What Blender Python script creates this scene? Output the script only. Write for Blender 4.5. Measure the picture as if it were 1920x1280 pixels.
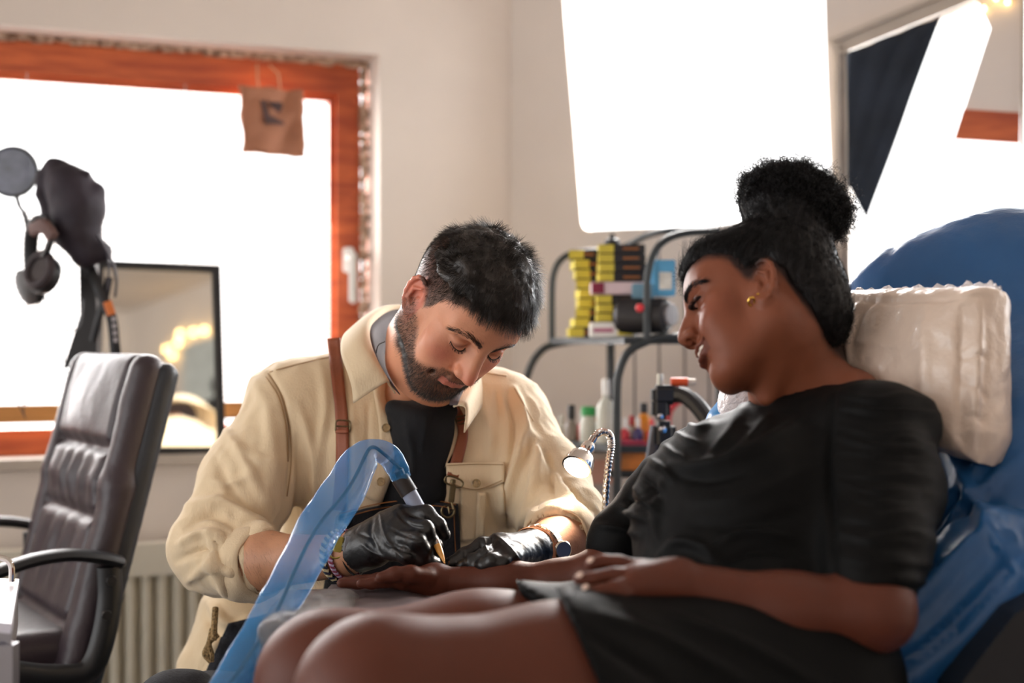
import bpy, bmesh, math, random
import numpy as np
from mathutils import Vector, Matrix
from mathutils.bvhtree import BVHTree
from mathutils.geometry import tessellate_polygon
random.seed(7); RNG = np.random.default_rng(7)
for o in list(bpy.data.objects): bpy.data.objects.remove(o)
SC = bpy.context.scene; COL = SC.collection
# ------------------------------------------------------------------ camera
F = 2666.667; CZ = 1.10
cam = bpy.data.cameras.new('camera'); camo = bpy.data.objects.new('camera', cam); COL.objects.link(camo)
camo.location = (0, 0, CZ); camo.rotation_euler = (math.pi/2, 0, 0)
cam.lens = 50; cam.sensor_width = 36; cam.clip_start = .05; cam.clip_end = 100
cam.dof.use_dof = True; cam.dof.focus_distance = 2.0; cam.dof.aperture_fstop = 2.2
SC.camera = camo
SC.view_settings.view_transform = 'Standard'; SC.view_settings.look = 'None'; SC.view_settings.gamma = 1
SC.view_settings.use_curve_mapping = False; SC.view_settings.exposure = 1.15
# ------------------------------------------------------------------ light
W = bpy.data.worlds.new('sky'); SC.world = W; W.use_nodes = True
W.node_tree.nodes['Background'].inputs[0].default_value = (1.0, .99, .985, 1)
W.node_tree.nodes['Background'].inputs[1].default_value = 1.55
def P(px, py, Y): return Vector(((px-960)/F*Y, Y, CZ-(py-640)/F*Y))
def area(name, loc, target, sx, sy, power, col=(1, 1, 1)):
    l = bpy.data.lights.new(name, 'AREA'); l.shape = 'RECTANGLE'; l.size = sx; l.size_y = sy; l.energy = power; l.color = col
    o = bpy.data.objects.new(name, l); COL.objects.link(o); o.location = loc
    o.rotation_euler = (Vector(target)-Vector(loc)).to_track_quat('-Z', 'Y').to_euler(); return o
area('sky_light_left_window', (-1.15, 4.1, 1.55), (-.3, 2.2, .9), 1.5, 1.3, 75, (1, .98, .97))
area('sky_light_roof_window', (.55, 4.0, 2.1), (.35, 2.0, .9), 1.2, 1.2, 80, (1, .97, .95))
area('sky_light_right_window', (1.35, 3.6, 1.7), (.9, 2.0, .9), 1.0, 1.2, 40, (.93, .97, 1))
# ------------------------------------------------------------------ helpers
def lin(c): return tuple(((v/255)/12.92 if v/255 <= .04045 else ((v/255+.055)/1.055)**2.4) for v in c[:3])+(1,)
def NZ(nt, t, **kw):
    n = nt.nodes.new(t)
    for k, v in kw.items():
        if k in n.inputs: n.inputs[k].default_value = v
        else: setattr(n, k, v)
    return n
def mat(name, rgb, rough=.6, metal=0, noise=.12, scale=12, bump=0, bscale=60, spec=.5, sheen=0, sss=0, coat=0, alpha=1, trans=0, attr=None, emit=None, estr=0, stretch=(1, 1, 1), col2=None, aniso=None):
    m = bpy.data.materials.new(name); m.use_nodes = True; nt = m.node_tree; b = nt.nodes['Principled BSDF']
    b.inputs['Roughness'].default_value = rough; b.inputs['Metallic'].default_value = metal
    b.inputs['Specular IOR Level'].default_value = spec
    if sheen: b.inputs['Sheen Weight'].default_value = sheen; b.inputs['Sheen Roughness'].default_value = .5
    if coat: b.inputs['Coat Weight'].default_value = coat; b.inputs['Coat Roughness'].default_value = .2
    if sss:
        b.inputs['Subsurface Weight'].default_value = sss; b.inputs['Subsurface Radius'].default_value = (1, .35, .2); b.inputs['Subsurface Scale'].default_value = .008
    b.inputs['Alpha'].default_value = alpha
    if trans: b.inputs['Transmission Weight'].default_value = trans
    if emit is not None: b.inputs['Emission Color'].default_value = lin(emit); b.inputs['Emission Strength'].default_value = estr
    tc = NZ(nt, 'ShaderNodeTexCoord'); mp = NZ(nt, 'ShaderNodeMapping'); mp.inputs['Scale'].default_value = stretch
    nt.links.new(tc.outputs['Object'], mp.inputs['Vector'])
    n1 = NZ(nt, 'ShaderNodeTexNoise', Scale=scale, Detail=5.0); nt.links.new(mp.outputs[0], n1.inputs['Vector'])
    mx = NZ(nt, 'ShaderNodeMix', data_type='RGBA', blend_type='MIX')
    c = lin(rgb); d = lin(col2) if col2 else tuple(v*(1-noise*2) for v in c[:3])+(1,)
    rp = NZ(nt, 'ShaderNodeMapRange'); rp.inputs['From Min'].default_value = .35; rp.inputs['From Max'].default_value = .68
    nt.links.new(n1.outputs['Fac'], rp.inputs['Value'])
    if attr:
        at = NZ(nt, 'ShaderNodeAttribute', attribute_name=attr)
        hs = NZ(nt, 'ShaderNodeHueSaturation'); hs.inputs['Value'].default_value = 1-noise; nt.links.new(at.outputs['Color'], hs.inputs['Color'])
        nt.links.new(at.outputs['Color'], mx.inputs[6]); nt.links.new(hs.outputs[0], mx.inputs[7])
    else:
        mx.inputs[6].default_value = c; mx.inputs[7].default_value = d
    nt.links.new(rp.outputs[0], mx.inputs[0]); nt.links.new(mx.outputs[2], b.inputs['Base Color'])
    if bump:
        n2 = NZ(nt, 'ShaderNodeTexNoise', Scale=bscale, Detail=4.0); nt.links.new(mp.outputs[0], n2.inputs['Vector'])
        bp = NZ(nt, 'ShaderNodeBump', Strength=bump, Distance=.004); nt.links.new(n2.outputs['Fac'], bp.inputs['Height'])
        nt.links.new(bp.outputs[0], b.inputs['Normal'])
    return m
def tag(o, label=None, cat=None, group=None, kind=None):
    if label: o['label'] = label
    if cat: o['category'] = cat
    if group: o['group'] = group
    if kind: o['kind'] = kind
    return o
def thing(name, label, cat, loc=(0, 0, 0), group=None):
    o = bpy.data.objects.new(name, None); COL.objects.link(o); o.location = loc; o.empty_display_size = .05
    return tag(o, label, cat, group)
def link(name, me, m, parent=None, smooth=True, label=None):
    o = bpy.data.objects.new(name, me); COL.objects.link(o)
    if m: me.materials.append(m)
    if smooth: me.shade_smooth()
    if parent:
        o.parent = parent; o.matrix_parent_inverse = Matrix.Translation(-Vector(parent.location))
    if label: o['label'] = label
    return o
class MB:
    """collects world-space pieces of ONE mesh"""
    def __init__(s): s.v = []; s.f = []
    def add(s, v, f):
        n = len(s.v); s.v += [tuple(a) for a in v]; s.f += [tuple(n+i for i in q) for q in f]; return s
    def box(s, c, d, R=None, bev=0):
        bm = bmesh.new(); bmesh.ops.create_cube(bm, size=1)
        for v in bm.verts: v.co = Vector((v.co.x*d[0], v.co.y*d[1], v.co.z*d[2]))
        if bev: bmesh.ops.bevel(bm, geom=bm.edges[:], offset=bev, segments=3, affect='EDGES')
        R = R or Matrix.Identity(3); c = Vector(c)
        vs = [c+R @ v.co for v in bm.verts]; bm.verts.index_update(); fs = [[v.index for v in f.verts] for f in bm.faces]; bm.free(); return s.add(vs, fs)
    def tube(s, pts, r, n=10, cap=True, flat=None, up=None):
        pts = [Vector(p) for p in pts]; r = r if hasattr(r, '__len__') else [r]*len(pts); vs = []; fs = []; prev = Vector(up) if up else None
        for i, p in enumerate(pts):
            t = (pts[min(i+1, len(pts)-1)]-pts[max(i-1, 0)]).normalized()
            if prev is None: prev = Vector((0, 0, 1)) if abs(t.z) < .9 else Vector((1, 0, 0))
            a = (prev-t*prev.dot(t)).normalized(); b = t.cross(a); prev = a
            for k in range(n):
                an = 2*math.pi*k/n; vs.append(p+(a*math.cos(an)*(flat or 1)+b*math.sin(an))*r[i])
        for i in range(len(pts)-1):
            for k in range(n): fs.append((i*n+k, i*n+(k+1) % n, (i+1)*n+(k+1) % n, (i+1)*n+k))
        if cap: fs.append(tuple(range(n))[::-1]); fs.append(tuple((len(pts)-1)*n+k for k in range(n)))
        return s.add(vs, fs)
    def lathe(s, c, prof, axis=(0, 0, 1), n=20):
        c = Vector(c); q = Vector((0, 0, 1)).rotation_difference(Vector(axis).normalized()); vs = []; fs = []
        for (r, h) in prof:
            for k in range(n):
                a = 2*math.pi*k/n; vs.append(c+q @ Vector((r*math.cos(a), r*math.sin(a), h)))
        for i in range(len(prof)-1):
            for k in range(n): fs.append((i*n+k, i*n+(k+1) % n, (i+1)*n+(k+1) % n, (i+1)*n+k))
        fs.append(tuple(range(n))[::-1]); fs.append(tuple((len(prof)-1)*n+k for k in range(n)))
        return s.add(vs, fs)
    def slab(s, outer, nrm, th, holes=()):
        """polygon (3D points) with holes extruded th along nrm"""
        loops = [[Vector(p) for p in outer]]+[[Vector(p) for p in h] for h in holes]
        tri = tessellate_polygon(loops); flat = [p for l in loops for p in l]; n = len(flat); off = Vector(nrm).normalized()*th
        vs = flat+[p+off for p in flat]; fs = [tuple(t) for t in tri]+[tuple(n+i for i in t[::-1]) for t in tri]; b = 0
        for l in loops:
            m = len(l)
            for i in range(m): fs.append((b+i, b+(i+1) % m, n+b+(i+1) % m, n+b+i))
            b += m
        return s.add(vs, fs)
    def mesh(s, name):
        me = bpy.data.meshes.new(name); me.from_pydata([tuple(v) for v in s.v], [], s.f); me.validate()
        bm = bmesh.new(); bm.from_mesh(me); bmesh.ops.recalc_face_normals(bm, faces=bm.faces); bm.to_mesh(me); bm.free(); return me
    def build(s, name, m, parent=None, smooth=True, label=None):
        o = link(name, s.mesh(name), m, parent, False, label)
        if smooth:
            o.data.shade_smooth()
            try: o.data.set_sharp_from_angle(angle=math.radians(35))
            except Exception: pass
        return o
def spline(pts, n=8):
    """Catmull-Rom through the points (any dimension)"""
    p = np.array([tuple(q) for q in pts], float); q = np.vstack([2*p[0]-p[1], p, 2*p[-1]-p[-2]]); out = []
    for i in range(1, len(q)-2):
        for t in np.linspace(0, 1, n, endpoint=False):
            out.append(.5*((2*q[i])+(-q[i-1]+q[i+1])*t+(2*q[i-1]-5*q[i]+4*q[i+1]-q[i+2])*t*t+(-q[i-1]+3*q[i]-3*q[i+1]+q[i+2])*t**3))
    out.append(q[-2]); return np.array(out)
def PL(l, n=8):
    """list of (px,py,Y) -> smooth world polyline"""
    return [Vector(v) for v in spline([P(*q) for q in l], n)]
# ---------------------------------------------------------------- signed-distance modelling
class Vol:
    def __init__(s, lo, hi, h):
        s.lo = np.array(lo, float); s.h = h; s.n = np.ceil((np.array(hi)-s.lo)/h).astype(int)+1
        s.ax = [s.lo[i]+h*np.arange(s.n[i]) for i in range(3)]; s.D = np.full(s.n, .08, np.float32); s.M = None
    def frame(s, R, t):   # primitives are given in a local frame: world = R l + t
        s.M = (np.array(R, float), np.array(t, float)); return s
    def tw(s, p): return np.array(p, float) if s.M is None else s.M[0] @ np.array(p, float)+s.M[1]
    def rw(s, R): R = np.eye(3) if R is None else np.array(R, float); return R if s.M is None else s.M[0] @ R
    def _do(s, fn, lo, hi, k, op):
        pad = max(k, .004)+.012; a = np.clip(np.floor((lo-pad-s.lo)/s.h).astype(int), 0, s.n); b = np.clip(np.ceil((hi+pad-s.lo)/s.h).astype(int)+1, 0, s.n)
        if (b <= a).any(): return s
        sl = tuple(slice(a[i], b[i]) for i in range(3)); x = s.ax[0][sl[0]][:, None, None]; y = s.ax[1][sl[1]][None, :, None]; z = s.ax[2][sl[2]][None, None, :]
        d = fn(x, y, z).astype(np.float32); A = s.D[sl]
        if op == 'u': h = np.maximum(k-np.abs(A-d), 0)/max(k, 1e-6); s.D[sl] = np.minimum(A, d)-h*h*k*.25
        elif op == 's': h = np.maximum(k-np.abs(A+d), 0)/max(k, 1e-6); s.D[sl] = np.maximum(A, -d)+h*h*k*.25
        return s
    def cone(s, a, b, ra, rb=None, k=.01, op='u', flat=None):
        rb = ra if rb is None else rb; a = s.tw(a); b = s.tw(b); ab = b-a; L2 = max((ab**2).sum(), 1e-12)
        if flat is not None: fn_ = s.rw(None) @ np.array(flat[0], float); fn_ = fn_/np.linalg.norm(fn_); fs = flat[1]
        def fn(x, y, z):
            px, py, pz = x-a[0], y-a[1], z-a[2]; t = np.clip((px*ab[0]+py*ab[1]+pz*ab[2])/L2, 0, 1)
            vx, vy, vz = px-t*ab[0], py-t*ab[1], pz-t*ab[2]
            if flat is not None:
                q = (vx*fn_[0]+vy*fn_[1]+vz*fn_[2])*(fs-1); vx, vy, vz = vx+q*fn_[0], vy+q*fn_[1], vz+q*fn_[2]
            d = np.sqrt(vx*vx+vy*vy+vz*vz)-(ra+(rb-ra)*t)
            return d/(fs if (flat is not None and fs > 1) else 1)
        R = max(ra, rb)*(1 if flat is None or flat[1] > 1 else 1/flat[1]); return s._do(fn, np.minimum(a, b)-R, np.maximum(a, b)+R, k, op)
    def chain(s, pts, rs, k=.01, op='u', flat=None):
        for i in range(len(pts)-1): s.cone(pts[i], pts[i+1], rs[i], rs[i+1], k, op, flat)
        return s
    def ell(s, c, r, R=None, k=.01, op='u'):
        c = s.tw(c); M = s.rw(R); r = np.array(r if hasattr(r, '__len__') else (r,)*3, float)
        def fn(x, y, z):
            px, py, pz = x-c[0], y-c[1], z-c[2]; q = [px*M[0, i]+py*M[1, i]+pz*M[2, i] for i in range(3)]
            k0 = np.sqrt(sum((q[i]/r[i])**2 for i in range(3)))+1e-9; k1 = np.sqrt(sum((q[i]/r[i]**2)**2 for i in range(3)))+1e-9
            return k0*(k0-1)/k1
        e = r.max(); return s._do(fn, c-e, c+e, k, op)
    def box(s, c, d, R=None, rad=.01, k=.005, op='u'):
        c = s.tw(c); M = s.rw(R); hd = np.array(d, float)/2-rad
        def fn(x, y, z):
            px, py, pz = x-c[0], y-c[1], z-c[2]; q = [np.abs(px*M[0, i]+py*M[1, i]+pz*M[2, i])-hd[i] for i in range(3)]
            return np.sqrt(sum(np.maximum(v, 0)**2 for v in q))+np.minimum(np.maximum(np.maximum(q[0], q[1]), q[2]), 0)-rad
        e = np.linalg.norm(hd+rad); return s._do(fn, c-e, c+e, k, op)
    def arrays(s):
        x = s.ax[0][:, None, None]; y = s.ax[1][None, :, None]; z = s.ax[2][None, None, :]; return x, y, z
    def nets(s, smooth=1):
        D = s.D; D[0] = D[-1] = .05; D[:, 0] = D[:, -1] = .05; D[:, :, 0] = D[:, :, -1] = .05
        I = D < 0; n = np.array(D.shape)-1; cnt = np.zeros(n, np.int8)
        for i in (0, 1):
            for j in (0, 1):
                for k in (0, 1): cnt += I[i:n[0]+i, j:n[1]+j, k:n[2]+k]
        act = (cnt > 0) & (cnt < 8); idx = -np.ones(n, np.int64); c = np.argwhere(act); idx[act] = np.arange(len(c))
        acc = np.zeros((len(c), 3)); w = np.zeros(len(c)); cor = [(i, j, k) for i in (0, 1) for j in (0, 1) for k in (0, 1)]
        V = {q: D[c[:, 0]+q[0], c[:, 1]+q[1], c[:, 2]+q[2]].astype(float) for q in cor}
        for q in cor:
            for a in range(3):
                if q[a] == 0:
                    r = list(q); r[a] = 1; v0 = V[q]; v1 = V[tuple(r)]; m = (v0 < 0) != (v1 < 0); t = np.where(m, v0/np.where(m, v0-v1, 1), 0)
                    p = np.zeros((len(c), 3)); p[:] = q; p[:, a] += t; acc += p*m[:, None]; w += m
        v = s.lo+s.h*(c+acc/w[:, None]); fs = []
        for a in range(3):
            b, d = (a+1) % 3, (a+2) % 3; sl0 = [slice(None)]*3; sl1 = [slice(None)]*3; sl0[a] = slice(0, -1); sl1[a] = slice(1, None)
            e = I[tuple(sl0)] != I[tuple(sl1)]; q = np.argwhere(e); q = q[(q[:, b] > 0) & (q[:, d] > 0) & (q[:, b] < n[b]) & (q[:, d] < n[d])]
            ub = np.zeros(3, int); ub[b] = 1; ud = np.zeros(3, int); ud[d] = 1
            g = lambda r: idx[r[:, 0], r[:, 1], r[:, 2]]
            quad = np.stack([g(q-ub-ud), g(q-ud), g(q), g(q-ub)], 1); ins = I[q[:, 0], q[:, 1], q[:, 2]]
            quad[~ins] = quad[~ins][:, ::-1]; fs.append(quad)
        f = np.concatenate(fs)
        for _ in range(smooth):
            ac = np.zeros_like(v); ct = np.zeros(len(v))
            for i in range(4):
                j = (i+1) % 4; np.add.at(ac, f[:, i], v[f[:, j]]); np.add.at(ac, f[:, j], v[f[:, i]]); np.add.at(ct, f[:, i], 1); np.add.at(ct, f[:, j], 1)
            v = v*.4+.6*ac/np.maximum(ct, 1)[:, None]
        return v, f
def npmesh(name, v, f):
    me = bpy.data.meshes.new(name); me.vertices.add(len(v)); me.vertices.foreach_set('co', np.asarray(v, np.float32).ravel())
    k = f.shape[1]; me.loops.add(len(f)*k); me.loops.foreach_set('vertex_index', f.astype(np.int32).ravel())
    me.polygons.add(len(f)); me.polygons.foreach_set('loop_start', np.arange(0, len(f)*k, k, dtype=np.int32)); me.polygons.foreach_set('loop_total', np.full(len(f), k, np.int32))
    me.update(calc_edges=True); me.validate(); return me
def vcol(me, col, name='Col'):
    a = me.color_attributes.new(name, 'FLOAT_COLOR', 'POINT'); c = np.ones((len(me.vertices), 4), np.float32); c[:, :3] = col; a.data.foreach_set('color', c.ravel())
def cat(*vf):
    v = np.concatenate([a for a, _ in vf]); o = 0; fs = []
    for a, b in vf: fs.append(b+o); o += len(a)
    return v, np.concatenate(fs)
def normals(v, f):
    n = np.cross(v[f[:, 2]]-v[f[:, 0]], v[f[:, 3]]-v[f[:, 1]]); N = np.zeros_like(v)
    for i in range(4): np.add.at(N, f[:, i], n)
    return N/(np.linalg.norm(N, axis=1)[:, None]+1e-12)
def proj(v): return np.stack([960+F*v[:, 0]/v[:, 1], 640-F*(v[:, 2]-CZ)/v[:, 1]], 1)
def segdist(p, poly):
    """distance of 2D points to a polyline, with the parameter along it"""
    best = np.full(len(p), 1e9); tt = np.zeros(len(p)); poly = np.array(poly, float)[:, :2]; m = len(poly)-1
    for i in range(m):
        a, b = poly[i], poly[i+1]; ab = b-a; t = np.clip(((p-a) @ ab)/max(ab @ ab, 1e-9), 0, 1); d = np.linalg.norm(p-a-t[:, None]*ab, axis=1)
        u = d < best; best[u] = d[u]; tt[u] = (i+t[u])/m
    return best, tt
def polysd(px, py, poly):
    """signed distance to a 2D polygon, negative inside"""
    poly = np.array(poly, float); d = np.full(np.broadcast(px, py).shape, 1e18); ins = np.zeros(d.shape, bool); n = len(poly)
    for i in range(n):
        a, b = poly[i], poly[(i+1) % n]; e = b-a; wx, wy = px-a[0], py-a[1]; t = np.clip((wx*e[0]+wy*e[1])/max(e @ e, 1e-9), 0, 1)
        d = np.minimum(d, (wx-t*e[0])**2+(wy-t*e[1])**2); c = (a[1] > py) != (b[1] > py)
        if abs(e[1]) > 1e-9: ins ^= c & (px < e[0]*(py-a[1])/e[1]+a[0])
    d = np.sqrt(d); return np.where(ins, -d, d)
def creases(v, f, lst, gain=1.0):
    """cloth folds: ridges (+) and valleys (-) running along lines over the surface, pushed along the normals"""
    N = normals(v, f); p = proj(v); out = v.copy()
    for poly, wd, amp in lst:
        poly = spline(poly, 5) if len(poly) > 2 else np.array(poly, float); d, t = segdist(p, poly); g = np.exp(-(d/wd)**2)*np.sin(np.pi*np.clip(t*.92+.04, 0, 1))**.6
        out += N*(g*amp*gain)[:, None]
    return out
def vnoise(v, freq, seed=0, oct=2):
    """smooth value noise, -1..1"""
    tot = np.zeros(len(v)); am = 1.
    for o in range(oct):
        r = np.random.default_rng(seed+o*17).random((32, 32, 32))*2-1; q = v*np.array(freq)*2**o+100; i = np.floor(q).astype(int); t = q-i; t = t*t*(3-2*t); res = 0
        for a in (0, 1):
            for b in (0, 1):
                for c in (0, 1):
                    w = (t[:, 0] if a else 1-t[:, 0])*(t[:, 1] if b else 1-t[:, 1])*(t[:, 2] if c else 1-t[:, 2]); res = res+w*r[(i[:, 0]+a) % 32, (i[:, 1]+b) % 32, (i[:, 2]+c) % 32]
        tot += am*res; am *= .5
    return tot/1.5
def bvh(v, f): return BVHTree.FromPolygons([tuple(a) for a in v], [tuple(int(i) for i in q) for q in f])
def hit(tree, px, py, off=0.0, default=None):
    d = P(px, py, 1)-Vector((0, 0, CZ)); r = tree.ray_cast(Vector((0, 0, CZ)), d.normalized())
    if r[0] is None: return default
    return r[0]-d.normalized()*off
def ribbon(tree, line, w, th=.003, off=.002, nacross=5, n=10, sm=3):
    """a strap / seam lying on a surface: line of pixels, w = width in pixels (or list)"""
    L = spline(line, n); m = len(L); w = np.interp(np.linspace(0, 1, m), np.linspace(0, 1, len(w)), w) if hasattr(w, '__len__') else np.full(m, w)
    g = []
    for i in range(m):
        t = L[min(i+1, m-1)]-L[max(i-1, 0)]; t = t[:2]/np.linalg.norm(t[:2]); nn = np.array([-t[1], t[0]]); row = []
        for j in range(nacross):
            q = L[i][:2]+nn*w[i]*(j/(nacross-1)-.5); h = hit(tree, q[0], q[1], off); row.append(np.array(h) if h is not None else None)
        g.append(row)
    for j in range(nacross):
        good = [i for i in range(m) if g[i][j] is not None]
        for i in range(m):
            if g[i][j] is None:
                k = min(good, key=lambda a: abs(a-i)) if good else None; Y = g[k][j][1] if k is not None else 2.1
                t = L[min(i+1, m-1)]-L[max(i-1, 0)]; t = t[:2]/np.linalg.norm(t[:2]); nn = np.array([-t[1], t[0]]); q = L[i][:2]+nn*w[i]*(j/(nacross-1)-.5); g[i][j] = np.array(P(q[0], q[1], Y))
    G = np.array(g)
    for _ in range(sm): G[1:-1] = (G[:-2]+2*G[1:-1]+G[2:])/4
    return sheet(G, th)
def sheet(G, th):
    """grid of 3D points -> closed thin solid, thickened along its normals"""
    m, n, _ = G.shape; du = np.gradient(G, axis=0); dv = np.gradient(G, axis=1); N = np.cross(du, dv); N /= np.linalg.norm(N, axis=2)[..., None]+1e-12
    if (N[..., 1].mean()) > 0: N = -N
    A = (G+N*th).reshape(-1, 3); B = G.reshape(-1, 3); v = np.vstack([A, B]); o = m*n; fs = []
    for i in range(m-1):
        for j in range(n-1):
            a, b, c, d = i*n+j, i*n+j+1, (i+1)*n+j+1, (i+1)*n+j; fs += [(a, b, c, d), (o+d, o+c, o+b, o+a)]
    for i in range(m-1): fs += [(i*n, (i+1)*n, o+(i+1)*n, o+i*n), (i*n+n-1, o+i*n+n-1, o+(i+1)*n+n-1, (i+1)*n+n-1)]
    for j in range(n-1): fs += [(j, o+j, o+j+1, j+1), ((m-1)*n+j, (m-1)*n+j+1, o+(m-1)*n+j+1, o+(m-1)*n+j)]
    return v, np.array(fs)
def strands(pts, rad, tip=.3):
    """pts: (N,S,3) strand points -> one mesh of thin tapered 3-sided hairs"""
    Nn, S, _ = pts.shape; t = np.gradient(pts, axis=1); t /= np.linalg.norm(t, axis=2)[..., None]+1e-12
    ref = np.array([.31, .23, .92]); a = np.cross(t, ref); a /= np.linalg.norm(a, axis=2)[..., None]+1e-9; b = np.cross(t, a)
    rr = (np.asarray(rad).reshape(-1, 1) if hasattr(rad, '__len__') else np.full((Nn, 1), rad))*np.linspace(1, tip, S)[None, :]
    ring = np.stack([pts+(a*math.cos(q)+b*math.sin(q))*rr[..., None] for q in (0, 2.094, 4.189)], 2); v = ring.reshape(-1, 3)
    i = np.arange(Nn)[:, None, None]; s_ = np.arange(S-1)[None, :, None]; k = np.arange(3)[None, None, :]
    base = i*S*3; q = np.stack([base+s_*3+k, base+s_*3+(k+1) % 3, base+(s_+1)*3+(k+1) % 3, base+(s_+1)*3+k], -1).reshape(-1, 4)
    return v, q
# ================================================================== ROOM
U1 = Vector((.922, .387, 0)); N1 = Vector((.387, -.922, 0))      # left window wall: direction and inward normal
A1 = Vector((-.318, 3.42, 0))                                     # recess corner on the wall surface
C0 = Vector((.0, 3.553, 0)); U2 = Vector((.93, -.37, 0)).normalized(); N2 = Vector((-.37, -.93, 0)).normalized()
def onplane(px, py, p0, n, off=0):
    d = P(px, py, 1)-Vector((0, 0, CZ)); o = Vector((0, 0, CZ)); q = p0+n*off; t = (q-o).dot(n)/d.dot(n); return o+d*t
def W1(px, py, off=0): return onplane(px, py, A1, N1, off)
def W2(px, py, off=0): return onplane(px, py, C0, N2, off)
plaster = mat('cream_plaster', (224, 213, 203), .9, noise=.04, scale=3, bump=.15, bscale=40)
wood = mat('orange_wood', (205, 104, 58), .55, noise=.22, scale=6, stretch=(1, 1, 8), bump=.2, bscale=50, col2=(160, 70, 40))
white = mat('white_plastic', (235, 235, 232), .35, noise=.02)
black = mat('black_metal', (26, 26, 30), .45, noise=.1)
dirty = mat('crumbled_plaster', (205, 180, 158), .95, noise=.5, scale=60, bump=.8, bscale=150, col2=(110, 78, 58))
trimm = mat('pale_trim', (196, 184, 170), .6, noise=.08, scale=10)
floorm = mat('grey_floor', (70, 62, 58), .6, noise=.1)
MB().box((0, .5, -.05), (9, 9, .1)).build('floor', floorm, smooth=False)['kind'] = 'structure'
MB().box((0, .5, 2.75), (9, 9, .1)).build('ceiling', plaster, smooth=False)['kind'] = 'structure'
# wall 1 with the recessed window
def w1(u, z, n): return A1+U1*u+N1*n+Vector((0, 0, z))
ZT, ZB = 1.789, .842
MB().slab([w1(-3, 0, 0), w1(.345+.0, 0, 0), w1(.345, 2.72, 0), w1(-3, 2.72, 0)], -N1, .11,
          [[w1(-1.75, ZB, 0), w1(0, ZB, 0), w1(0, ZT, 0), w1(-1.75, ZT, 0)]]).build('wall_left', plaster, smooth=False)['kind'] = 'structure'
# window frame
m = MB(); fo = -.105
def bar(mb, u0, u1, z0, z1, n0, n1): mb.slab([w1(u0, z0, n0), w1(u1, z0, n0), w1(u1, z1, n0), w1(u0, z1, n0)], N1, n1-n0)
bar(m, -1.8, -.02, ZT-.085, ZT-.0, fo-.05, fo+.004); bar(m, -.078, -.018, ZB, ZT-.085, fo-.05, fo+.004); bar(m, -1.8, -.078, ZB, ZB+.06, fo-.05, fo+.004)
bar(m, -1.8, -1.74, ZB+.06, ZT-.085, fo-.05, fo+.004)
bar(m, -1.74, -.078, ZT-.1, ZT-.085, fo-.05, fo-.012); bar(m, -.093, -.078, ZB+.06, ZT-.1, fo-.05, fo-.012)
win = m.build('window_1', wood, smooth=False); win['kind'] = 'structure'
# plaster crumbs along the frame
m = MB()
for u in np.arange(-1.7, -.02, .012):
    m.box(w1(u, ZT-.004-random.random()*.004, fo+.012), (.016+.01*random.random(), .018, .006+.016*random.random()), Matrix.Rotation(random.random(), 3, 'Z'))
for z in np.arange(ZB+.3, ZT, .012):
    m.box(w1(-.014+random.random()*.004, z, fo+.012), (.006+.014*random.random(), .016, .016+.01*random.random()), Matrix.Rotation(random.random()*.6, 3, 'Y'))
o = m.build('trim_1', dirty, smooth=False); o['kind'] = 'structure'
# window handle
hb = bpy.data.objects.new('handle', None); COL.objects.link(hb); hb.location = w1(-.05, 1.28, fo); hb.parent = win; hb['label'] = 'white plastic lever handle'
MB().box(w1(-.05, 1.30, fo+.009), (.028, .012, .062), bev=.004).build('backplate', white, hb)
MB().tube([w1(-.05, 1.305, fo+.01), w1(-.05, 1.305, fo+.045)], .009).build('spindle', white, hb)
MB().box(w1(-.05, 1.255, fo+.048), (.02, .013, .125), bev=.005).build('lever', white, hb)
# sill
m = MB(); m.slab([w1(-1.76, ZB-.02, -.1), w1(-.0, ZB-.02, -.1), w1(-.0, ZB-.02, .012), w1(-1.76, ZB-.02, .012)], (0, 0, 1), .021); m.build('trim_2', trimm, smooth=False)['kind'] = 'structure'
# blind in the lower half of the left window
bl = thing('window_blind', 'thin white slatted blind with amber bottom rail in the left window', 'blind', w1(-1.1, .95, fo+.03))
slat = mat('blind_slat', (245, 240, 236), .6, noise=.02, alpha=.55)
m = MB()
for i in range(34):
    z = .965+i*.0125; m.slab([w1(-1.72, z, fo+.022), w1(-.1, z, fo+.022), w1(-.1, z+.006, fo+.028), w1(-1.72, z+.006, fo+.028)], (0, 0, 1), .0008)
m.build('slats', slat, bl, smooth=False)
m = MB(); m.box(w1(-.91, .938, fo+.025), (1.62, .014, .04), Matrix.Rotation(math.atan2(.387, .922), 3, 'Z'), bev=.002); m.build('bottom_rail', mat('amber_rail', (214, 150, 84), .6, noise=.2, scale=30, stretch=(.2, .2, 4)), bl)
m = MB()
for u in (-1.5, -1.15, -.8, -.45, -.2): m.tube([w1(u, .93, fo+.03), w1(u, 1.7, fo+.03)], .0012, 5)
m.build('lift_cords', mat('cord', (200, 190, 185), .8), bl)
# wall 2 with bright openings
hole1 = [W2(1052, -60), W2(1059, 40)]+[W2(*q) for q in ((1075, 230), (1087, 380), (1090, 418), (1094, 428), (1104, 432), (1380, 421), (1562, 413), (1554, 230), (1548, 60), (1545, -60))]
hole2 = [W2(*q) for q in ((1592, 98), (1765, 34), (1862, -6), (1990, -60), (2100, -60), (2100, 620), (1592, 620))]
wall2_top = 2.72
def w2(u, z, n=0): return C0+U2*u+N2*n+Vector((0, 0, z))
MB().slab([w2(0, 0), w2(1.6, 0), w2(1.6, wall2_top), w2(0, wall2_top)], -N2, .07, [hole1, hole2]).build('wall_back', plaster, smooth=False)['kind'] = 'structure'
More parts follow.
